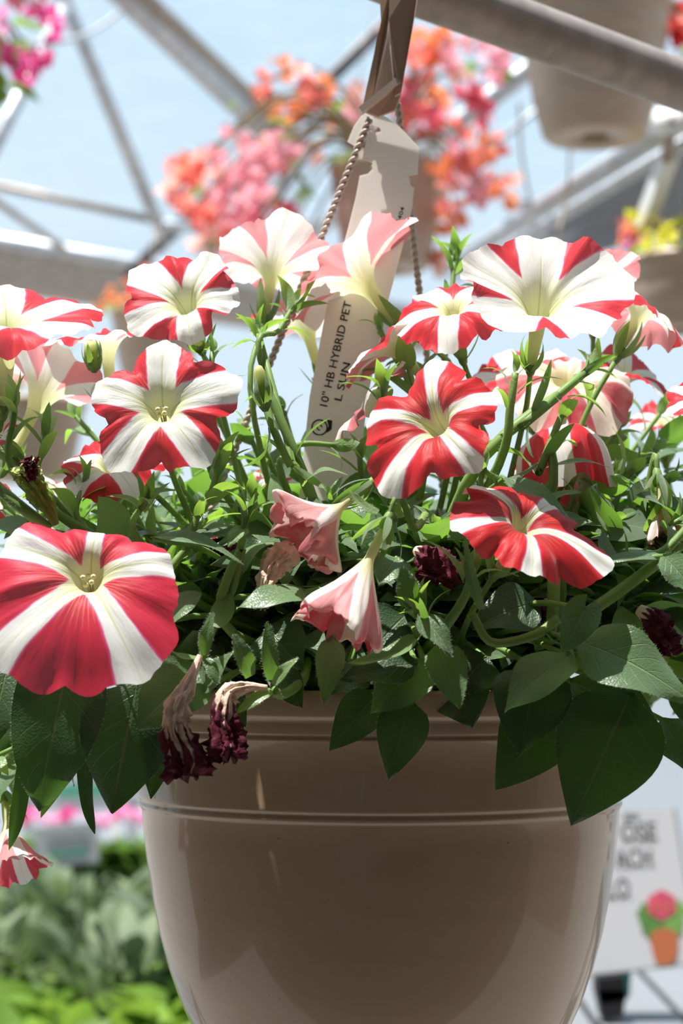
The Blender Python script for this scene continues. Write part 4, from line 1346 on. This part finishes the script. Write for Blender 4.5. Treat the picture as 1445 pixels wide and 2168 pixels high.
FARLEAF = leaf_mesh('far_leaf_blade', M['leaf_far'], length=1, hw=0.33, arch=0.06, fold=0.25, ns=6, nw=1, seed=3)


def far_pot(name, c, rpx, hpx, label, depth, tilt=0.0, tap=0.72):
    """hanging pot whose rim centre shows at pixel c"""
    C = P(c[0], c[1], depth)
    r = rpx * depth / FPX; h = hpx * depth / FPX
    o = empty(name, C - V((0, 0, h)))
    tag(o, label, 'pot', 'hanging pots in the background')
    pr = [(0.0, 0.004), (r * 0.22, 0.004), (r * 0.22, 0.0), (r * tap * 0.93, 0.0), (r * tap, 0.01 * h + 0.003), (r * (tap + 0.12), h * 0.28), (r * (tap + 0.2), h * 0.55), (r * 0.95, h * 0.72), (r * 0.965, h * 0.73), (r * 0.965, h * 0.76), (r * 0.98, h * 0.9), (r * 1.03, h * 0.905), (r * 1.03, h), (r * 0.97, h), (r * 0.95, h * 0.9), (0.0, h * 0.88)]
    put('pot_body', mk('pot_body', *lathe(pr, 56)), o, M['pot_far'])
    put('drain_plug', mk('drain_plug', *lathe([(0.0, -0.003), (r * 0.13, -0.003), (r * 0.16, 0.002)], 20)), o, M['twig'])
    return o, C, r, h


def far_wires(o, C, r, top):
    for k in range(3):
        a = 0.5 + k * 2.094
        MB().tube([V((r * math.cos(a), r * math.sin(a), C.z - o.location.z)), top - o.location], 0.0013, 6).build('wire', M['wire'], o, True)


def far_plant(name, label, cat, base, items, size, depth, jitter, leaves, stems=True, lsize=0.05, group='flowering plants in the hanging pots'):
    """items: (px, py, colour); leaves: (px, py)"""
    o = empty(name, base)
    tag(o, label, cat, group)
    for i, (x, y, c) in enumerate(items):
        p = P(x, y, depth + R.uniform(-jitter, jitter))
        q = put('flower_cluster', bract(c, i), o)
        s = size * R.uniform(0.8, 1.2)
        q.matrix_basis = Matrix.Translation(p - o.location) @ Matrix.Rotation(R.random() * 6, 4, V((R.random(), R.random(), R.random())).normalized()) @ Matrix.Diagonal((s, s, s, 1))
        if stems and i % 3 == 0:
            e = p - o.location
            MB().tube(spline([V((0, 0, 0)), e * 0.5 + V((0, 0, abs(e.x) * 0.35 + 0.02)), e], 10), 0.0035, 5).build('twig', M['twig'], o, True)
    for (x, y) in leaves:
        p = P(x, y, depth + R.uniform(-jitter, jitter))
        q = put('leaf', FARLEAF, o)
        s = lsize * R.uniform(0.8, 1.3)
        q.matrix_basis = Matrix.Translation(p - o.location) @ leaf_frame(V((0, 0, 0)), V((R.uniform(-1, 1), R.uniform(-.6, .6), R.uniform(-1, .4))), V((R.uniform(-.4, .4), R.uniform(-1, .3), 0.8))) @ Matrix.Diagonal((s, s, s, 1))
    return o


D1 = 4.3
o, C, r, h = far_pot('hanging_pot', (820, 352), 122, 225, 'tan hanging pot of the coral bougainvillea behind the white tag', D1)
far_wires(o, C, r, P(822, -140, D1))
lst = [(650, 185, 'coral'), (690, 190, 'orange'), (600, 235, 'orange'), (640, 240, 'orange'), (700, 245, 'orange'), (510, 300, 'pink'), (545, 335, 'pink'), (600, 305, 'pink'), (605, 335, 'pink'), (480, 350, 'pink'), (432, 345, 'peach'), (400, 360, 'orange'), (520, 365, 'pink'), (565, 350, 'pink'), (470, 412, 'pink'), (398, 430, 'coral'), (440, 440, 'coral'), (500, 440, 'pink'), (540, 415, 'pink'), (480, 470, 'pink'), (560, 470, 'rose'), (600, 455, 'rose'), (540, 510, 'coral'), (600, 500, 'rose'), (470, 500, 'coral'), (620, 525, 'rose'), (575, 540, 'rose'), (660, 325, 'peach'), (755, 205, 'peach'), (590, 150, 'orange'), (550, 175, 'coral'), (870, 115, 'coral'), (905, 100, 'orange'), (935, 90, 'orange'), (890, 150, 'coral'), (955, 120, 'pink'), (1000, 90, 'pink'), (1040, 110, 'pink'), (975, 150, 'pink'), (1050, 140, 'pink'), (870, 215, 'rose'), (858, 245, 'coral'), (920, 210, 'orange'), (900, 265, 'rose'), (880, 190, 'coral'), (1005, 205, 'rose'), (1012, 235, 'rose'), (955, 265, 'coral'), (980, 298, 'coral'), (1028, 315, 'orange'), (950, 345, 'pink'), (970, 330, 'coral'), (930, 350, 'orange'), (995, 350, 'coral'), (1035, 395, 'coral'), (1060, 415, 'orange'), (1015, 400, 'pink'), (950, 395, 'coral'), (942, 470, 'orange'), (950, 445, 'coral'), (930, 555, 'orange'), (640, 160, 'peach'), (660, 205, 'coral'), (430, 510, 'peach'), (530, 470, 'pink'), (500, 530, 'coral'), (845, 70, 'coral'), (760, 240, 'pink')]
lst2 = []
for (x, y, c) in lst:
    lst2.append((x, y, c))
    for _k in range(2 if (x < 650 and y > 280) else (0 if x < 720 else 1)): lst2.append((x + R.uniform(-26, 26), y + R.uniform(-22, 22), c if R.random() < 0.7 else R.choice(('pink', 'peach', 'coral'))))
far_plant('bougainvillea', 'coral and pink bougainvillea spreading wide from the pot behind the tag', 'plant', C, lst2, 0.066, D1, 0.22,
          [(575, 420), (690, 330), (660, 395), (655, 410), (700, 240), (625, 285), (770, 345), (740, 350), (990, 405), (1078, 150), (440, 395), (520, 390), (590, 290), (690, 350), (720, 330), (640, 350), (420, 520), (560, 255), (990, 130), (940, 175), (900, 330), (530, 185), (505, 215), (440, 510), (860, 330), (620, 370), (640, 400)], lsize=0.05)
D2 = 3.2
o, C, r, h = far_pot('hanging_pot', (1256, 5), 166, 300, 'tan swirled hanging pot seen from below above the steel pipe', D2, tap=0.68)
far_wires(o, C, r, P(1262, -500, D2))
far_plant('trailing_flowers', 'red flowers spilling from the pot above the steel pipe', 'plant', C, [(1435, 30, 'red'), (1440, 70, 'red'), (1450, 95, 'red'), (1460, 50, 'coral'), (1100, -40, 'pink'), (1250, -60, 'red'), (1330, -40, 'red'), (1180, -50, 'red')], 0.05, D2, 0.08, [(1440, 110), (1425, 5), (1450, 130), (1380, -30)], lsize=0.05)
D3 = 3.5
o, C, r, h = far_pot('hanging_pot', (1438, 548), 112, 155, 'tan hanging pot of yellow flowers cut by the right edge', D3, tap=0.76)
far_wires(o, C, r, P(1430, 300, D3))
its = [(1330, 505, 'orange'), (1325, 482, 'coral'), (1340, 520, 'lilac'), (1372, 475, 'yellow'), (1350, 470, 'yellow'), (1400, 488, 'yellow'), (1440, 480, 'yellow'), (1420, 510, 'yellow'), (1385, 515, 'yellow'), (1460, 505, 'yellow'), (1365, 525, 'peach'), (1410, 530, 'yellow'), (1440, 530, 'yellow'), (1480, 490, 'yellow')]
far_plant('yellow_flowers', 'yellow and orange flowers over the pot at the right edge', 'plant', C, its, 0.045, D3, 0.07, [(1350, 540), (1400, 470), (1380, 545), (1430, 545), (1460, 470), (1330, 535)], lsize=0.05)
D4 = 3.4
o, C, r, h = far_pot('hanging_pot', (-95, 82), 108, 130, 'brown hanging pot of magenta flowers cut by the left edge', D4)
far_wires(o, C, r, P(-80, -400, D4))
its = [(100, 40, 'magenta'), (112, 72, 'magenta'), (70, 130, 'magenta'), (48, 112, 'magenta'), (62, 160, 'magenta'), (90, 120, 'magenta'), (75, 15, 'magenta'), (30, 115, 'magenta'), (5, 45, 'softpink'), (85, 145, 'magenta'), (40, 135, 'magenta'), (75, -5, 'rose'), (35, -10, 'rose'), (115, 45, 'magenta')]
far_plant('magenta_bougainvillea', 'magenta bougainvillea in the upper left corner', 'plant', C, its, 0.045, D4, 0.08, [(22, 30), (25, 50), (5, 150), (10, 175), (15, 190), (50, 80), (70, 60), (5, 120)], lsize=0.06)
D5 = 5.2
o, C, r, h = far_pot('hanging_pot', (330, 660), 95, 150, 'tan hanging pot hidden behind the upper left petunias', D5)
far_wires(o, C, r, P(330, 480, D5))
its = [(212, 645, 'orange'), (238, 622, 'orange'), (262, 603, 'orange'), (285, 590, 'coral'), (310, 578, 'coral'), (240, 645, 'orange'), (270, 630, 'orange'), (225, 630, 'orange'), (300, 610, 'coral'), (340, 600, 'coral')]
far_plant('orange_flowers', 'small orange flowers behind the upper left petunias', 'plant', C, its, 0.045, D5, 0.1, [(220, 655), (250, 640), (280, 620), (300, 640)], lsize=0.045)
D6 = 4.6
o, C, r, h = far_pot('hanging_pot', (60, 850), 120, 170, 'tan hanging pot hidden low behind the left petunias', D6)
far_wires(o, C, r, P(60, 640, D6))
its = [(110, 770, 'coral'), (85, 790, 'pink'), (40, 800, 'peach'), (130, 790, 'coral'), (20, 820, 'pink'), (100, 820, 'coral')]
far_plant('pink_flowers', 'pink flowers low behind the left edge petunias', 'plant', C, its, 0.05, D6, 0.1, [(70, 770), (95, 755), (120, 760), (30, 790)], lsize=0.05)
# loose hanger lines on the right
for i, (a, b, lab) in enumerate((((1098, 215, 3.9), (1126, 445, 4.1), 'thin hanging line below the swirled pot, left one'), ((1207, 300, 3.8), (1180, 500, 4.0), 'thin hanging line below the swirled pot, right one'))):
    m_ = P((a[0] + b[0]) / 2 - 8 * (1 - 2 * i), (a[1] + b[1]) / 2, 4.0)
    q = MB().tube(spline([P(*a), m_, P(*b)], 14), 0.0035, 6).build('hanging_line', M['wire'], None, True)
    tag(q, lab, 'wire')

# ------------------------------------------------------------------ low benches with plants behind, left


def foliage(seed, n, hgt, rad, leaf, hw, upright, mats, flowers=0):
    rr = random.Random(seed)
    vs, fs, mi = [], [], []
    v_, f_, _l, _m = leaf_vf(1, hw, 0.1, 0.3, 0.0, 4, 1, 'ovate', 0, 1)
    for k in range(n):
        a = rr.random() * 6.283; q = math.sqrt(rr.random())
        zz = hgt * (rr.random() ** 0.7)
        b0 = V((rad * q * math.cos(a), rad * q * math.sin(a), zz * 0.85))
        d = V((math.cos(a) * (1 - upright), math.sin(a) * (1 - upright), upright + rr.uniform(-0.3, 0.3)))
        ln = leaf * rr.uniform(0.6, 1.2)
        m4 = leaf_frame(b0, b0 + d.normalized() * ln, V((rr.uniform(-1, 1), rr.uniform(-1, 1), 1.2))) @ Matrix.Diagonal((ln, ln, ln, 1))
        b = len(vs)
        vs += [m4 @ v for v in v_]; fs += [tuple(i + b for i in f) for f in f_]
        mi += [0] * len(f_)
    me = mk('foliage', vs, fs, None, True, mi)
    for m in mats: me.materials.append(m)
    return me


FO = {'grey': [foliage(1 + i, 150, 0.26, 0.11, 0.085, 0.22, 0.5, [M['leaf_grey']]) for i in range(2)],
      'mid': [foliage(11 + i, 110, 0.20, 0.10, 0.085, 0.28, 0.35, [M['leaf_mid']]) for i in range(2)],
      'lime': [foliage(21 + i, 120, 0.19, 0.10, 0.07, 0.36, 0.35, [M['leaf_lime']]) for i in range(2)]}
SP = mk('nursery_pot', *lathe([(0.0, 0.0), (0.045, 0.0), (0.060, 0.10), (0.064, 0.10), (0.064, 0.115), (0.058, 0.115), (0.05, 0.09), (0.0, 0.09)], 16))
SP.materials.append(M['black'])


def bench(name, x0, x1, y0, y1, zt, label, legs=True):
    o = empty(name, ((x0 + x1) / 2, (y0 + y1) / 2, 0))
    tag(o, label, 'bench')
    hx, hy = (x1 - x0) / 2, (y1 - y0) / 2
    n = max(3, int((x1 - x0) / 0.12))
    for i in range(n):
        MB().box((-hx + (i + 0.5) * 2 * hx / n, 0, zt - 0.012), (2 * hx / n - 0.012, 2 * hy, 0.024)).build('slat', M['bench'], o)
    MB().box((0, -hy + 0.02, zt - 0.06), (2 * hx, 0.04, 0.07)).build('apron', M['bench'], o)
    for sx in (-1, 1):
        for sy in (-1, 1):
            MB().box((sx * (hx - 0.05), sy * (hy - 0.05), (zt - 0.025) / 2), (0.05, 0.05, zt - 0.025)).build('leg', M['bench'], o)
    return o


bench('plant_bench', -1.45, -0.02, 2.35, 5.1, 0.70, 'low grey slatted bench under the green plants at bottom left')
kinds = {'grey': ('pale grey-green bushy potted herb on the left bench', 'grey-green herbs on the left bench'), 'mid': ('mid green leafy potted plant on the left bench', 'mid green plants on the left bench'), 'lime': ('bright lime green potted plant at the front of the left bench', 'lime green plants on the left bench')}
for iy in range(11):
    for ix in range(5):
        Y = 2.5 + iy * 0.235
        xl = (-0.185 * Y) + ix * 0.225 - 0.02 + 0.1 * (iy % 2)
        if xl > -0.06 * Y + 0.10 or xl > -0.09: continue
        row = Y + R.uniform(-0.25, 0.25)
        k = 'lime' if row < 3.4 else ('mid' if row < 3.75 or R.random() < 0.22 else 'grey')
        if row > 3.4 and R.random() < 0.12: k = 'lime'
        o = empty('potted_plant', (xl + R.uniform(-.02, .02), Y, 0.70))
        tag(o, kinds[k][0], 'plant', kinds[k][1])
        put('nursery_pot', SP, o)
        q = put('foliage', R.choice(FO[k]), o)
        s = R.uniform(0.75, 1.4) * (1.0 if k != 'lime' else 1.1)
        q.matrix_basis = Matrix.Translation((0, 0, 0.09)) @ Matrix.Rotation(R.random() * 6, 4, 'Z') @ Matrix.Diagonal((s, s, s, 1))
        q['kind'] = 'stuff'


def quad_sign(pts, thick, mat, parent=None, name='panel'):
    nrm = (pts[1] - pts[0]).cross(pts[3] - pts[0]).normalized()
    if nrm.y < 0: nrm = -nrm
    return slab(pts, thick, nrm).build(name, mat, parent)


sg = empty('bench_sign', P(140, 1845, 5.25))
tag(sg, 'white information sign with grey lines standing behind the left bench plants', 'sign')
sinv = Matrix.Translation(-sg.location)
o = quad_sign([P(70, 1752, 5.25), P(208, 1738, 5.25), P(208, 1826, 5.25), P(78, 1838, 5.25)], 0.008, M['sign']); o.parent = sg; o.matrix_parent_inverse = sinv
for (x0, y0, x1, y1, hh, mt) in ((100, 1767, 188, 1759, 6, 'grey_print'), (98, 1780, 190, 1772, 6, 'grey_print'), (98, 1793, 190, 1785, 6, 'grey_print'), (104, 1812, 182, 1803, 11, 'green_print')):
    o = quad_sign([P(x0, y0 - hh / 2, 5.248), P(x1, y1 - hh / 2, 5.248), P(x1, y1 + hh / 2, 5.248), P(x0, y0 + hh / 2, 5.248)], 0.001, M[mt], None, 'print_line'); o.parent = sg; o.matrix_parent_inverse = sinv
o = MB().bar(P(140, 1830, 5.26), V((P(140, 1830, 5.26).x, 5.26, 0.0)), 0.02, 0.02).build('stake', M['galv']); o.parent = sg; o.matrix_parent_inverse = sinv

bench('rear_bench', -1.9, -0.45, 5.9, 7.0, 0.80, 'far bench of pink flowers behind the white sign at left')
for i, (x, y, c) in enumerate(((60, 1732, 'magenta'), (85, 1728, 'softpink'), (120, 1730, 'softpink'), (150, 1728, 'magenta'), (205, 1738, 'softpink'), (222, 1730, 'softpink'), (260, 1726, 'softpink'), (278, 1722, 'softpink'), (300, 1728, 'softpink'))):
    p = P(x, y, 6.2)
    o = empty('flowering_plant', (p.x, 6.2, 0.80))
    tag(o, 'small pot of pink flowers on the far left bench', 'plant', 'pink flowering pots on the far bench')
    put('nursery_pot', SP, o)
    q = put('foliage', FO['mid'][i % 2], o); q.matrix_basis = Matrix.Translation((0, 0, 0.09)) @ Matrix.Diagonal((0.8, 0.8, 0.8, 1)); q['kind'] = 'stuff'
    q = put('flower_cluster', bract(c, i), o); q.matrix_basis = Matrix.Translation(p - o.location) @ Matrix.Diagonal((0.075, 0.075, 0.06, 1))
# white and green notice further back
ns_ = empty('notice_board', P(150, 1720, 8.5))
tag(ns_, 'pale notice board with a green band far back at left', 'sign')
ninv = Matrix.Translation(-ns_.location)
for pts, th, mt, nm_ in (([(40, 1610), (300, 1600), (300, 1712), (40, 1718)], 0.02, 'sign', 'panel'), ([(118, 1662), (250, 1658), (250, 1684), (118, 1688)], 0.002, 'green_print', 'print_band')):
    o = quad_sign([P(x, y, 8.5 if th > 0.01 else 8.495) for x, y in pts], th, M[mt], None, nm_); o.parent = ns_; o.matrix_parent_inverse = ninv
for x in (60, 280):
    q = P(x, 1700, 8.52)
    o = MB().bar(q, V((q.x, q.y, 0)), 0.04, 0.04).build('post', M['galv']); o.parent = ns_; o.matrix_parent_inverse = ninv

# ------------------------------------------------------------------ right: sign board on a shelf
SY = 2.7
sb = empty('sign_board', P(1340, 2062, SY))
tag(sb, 'white sign board with black lettering and a pink flower picture at lower right', 'sign')
sbi = Matrix.Translation(-sb.location)


def spart(o):
    o.parent = sb; o.matrix_parent_inverse = sbi
    return o


def SP_(x, y, d=0.0): return P(x, y, SY + (y - 1880) / 335 * -0.05 - d)


spart(quad_sign([SP_(1210, 1722), SP_(1424, 1712), SP_(1476, 2036), SP_(1236, 2064)], 0.008, M['sign']))
spart(quad_sign([SP_(1424, 1712), SP_(1430, 1711), SP_(1482, 2036), SP_(1476, 2036)], 0.009, M['signgrey'], None, 'frame_edge'))
spart(quad_sign([SP_(1236, 2052), SP_(1476, 2026), SP_(1478, 2040), SP_(1236, 2068)], 0.009, M['signgrey'], None, 'frame_edge'))
for body, x0, x1, y, hh in (('OSE', 1314, 1390, 1782, 0.0265), ('ACH', 1302, 1380, 1838, 0.0265), ('LO', 1288, 1334, 1904, 0.029)):
    a, b = SP_(x0, y, 0.0012), SP_(x1, y - 3, 0.0012)
    text_at('print_text', body, a, b, hh, sb, sbi, 'ink', 0.015)
spart(quad_sign([SP_(1319, 1722, 0.001), SP_(1350, 1720, 0.001), SP_(1350, 1732, 0.001), SP_(1319, 1734, 0.001)], 0.001, M['signgrey'], None, 'print_bar'))


def blob(cx, cy, rx, ry, mat, name, d, wob=0.08, n=24, seed=0):
    rr = random.Random(seed)
    pts = []
    for k in range(n):
        a = 2 * math.pi * k / n
        w_ = 1 + wob * math.sin(6 * a + seed)
        pts.append(SP_(cx + rx * w_ * math.cos(a), cy + ry * w_ * math.sin(a), d))
    spart(quad_sign_n(pts, M[mat], name))


def quad_sign_n(pts, mat, name):
    return slab(pts, 0.0006, (0, 1, 0)).build(name, mat)


blob(1368, 1936, 19, 24, 'leaf_print', 'picture_leaf', 0.0012, 0.15, seed=1)
blob(1430, 1928, 22, 22, 'leaf_print', 'picture_leaf', 0.0012, 0.15, seed=2)
blob(1382, 1964, 22, 24, 'leaf_print', 'picture_leaf', 0.0016, 0.15, seed=3)
blob(1424, 1960, 22, 24, 'leaf_print', 'picture_leaf', 0.0016, 0.15, seed=4)
spart(quad_sign_n([SP_(1376, 1978, 0.002), SP_(1390, 1968, 0.002), SP_(1405, 1964, 0.002), SP_(1420, 1967, 0.002), SP_(1434, 1977, 0.002), SP_(1435, 2005, 0.002), SP_(1430, 2030, 0.002), SP_(1418, 2043, 0.002), SP_(1396, 2043, 0.002), SP_(1384, 2028, 0.002), SP_(1378, 2005, 0.002)], M['terracotta'], 'picture_pot'))
blob(1400, 1916, 31, 30, 'pink_print', 'picture_flower', 0.0024, 0.06, seed=5)
blob(1388, 1923, 5, 9, 'terracotta', 'picture_flower_eye', 0.003, 0.0, seed=6)
blob(1413, 1921, 5, 9, 'terracotta', 'picture_flower_eye', 0.003, 0.0, seed=7)
# clamp stand under the board, shelf, teal pole
st_ = empty('sign_clamp', P(1290, 2150, 2.68)); sti = Matrix.Translation(-st_.location)
tag(st_, 'black clamp block holding up the white sign board', 'clamp')
for pts in ([(1262, 2072), (1318, 2066), (1326, 2118), (1268, 2126)], [(1262, 2096), (1326, 2096), (1318, 2155), (1276, 2160)]):
    o = slab([P(x, y, 2.66) for x, y in pts], 0.05, (0, 1, 0)).build('clamp_jaw', M['black']); o.parent = st_; o.matrix_parent_inverse = sti
q = MB().tube([P(1324, 2050, 2.72), P(1320, 2110, 2.72)], 0.008, 12).build('teal_post', M['teal'], None, True)
tag(q, 'short teal post beside the black clamp', 'post')
zt = P(1300, 2158, 2.7).z
bench('display_bench', 0.22, 1.5, 2.5, 3.3, zt, 'grey display bench under the sign board at lower right')
bench('far_display_bench', 0.30, 2.2, 3.6, 4.6, P(1300, 2075, 3.6).z, 'pale bench behind the sign board at lower right')
q = MB().box((1.35, 9.0, 1.0), (2.6, 0.05, 1.5)).build('wall_far_right', M['wallsheet'])
tag(q, 'pale sheet wall behind the sign board', kind='structure')

# ------------------------------------------------------------------ behind the camera: unseen flower bench and posts added for the pot's reflections
bench('reflection_bench', -0.2, 1.5, -2.6, -1.7, 0.75, 'unseen grey bench of red flowers added behind the viewer for the pot reflection')
for i in range(7):
    x = 0.0 + i * 0.20; y = -1.95
    o = empty('reflection_geranium', (x, y, 0.75))
    tag(o, 'unseen flowering pot plant added behind the viewer for the pot reflection', 'plant', 'added reflection flowers on the bench behind the viewer')
    put('nursery_pot', SP, o)
    q = put('foliage', FO['mid'][i % 2], o); q.matrix_basis = Matrix.Translation((0, 0, 0.09)) @ Matrix.Diagonal((1.2, 1.2, 1.4, 1)); q['kind'] = 'stuff'
    for k in range(4):
        q = put('flower_cluster', bract('yellow' if i == 6 else 'red', k), o)
        q.matrix_basis = Matrix.Translation((R.uniform(-.08, .08), R.uniform(-.08, .08), R.uniform(0.33, 0.44))) @ Matrix.Diagonal((0.09, 0.09, 0.08, 1))
for x in (-1.3, -0.6, 1.7):  # unseen uprights, added to show in the pot's gloss
    q = MB().box((x, -3.0, 1.6), (0.09, 0.09, 3.2)).build('reflection_post', M['white_paint'])
    tag(q, 'unseen white post added behind the viewer for the pot reflection', 'post', 'added reflection posts behind the viewer')
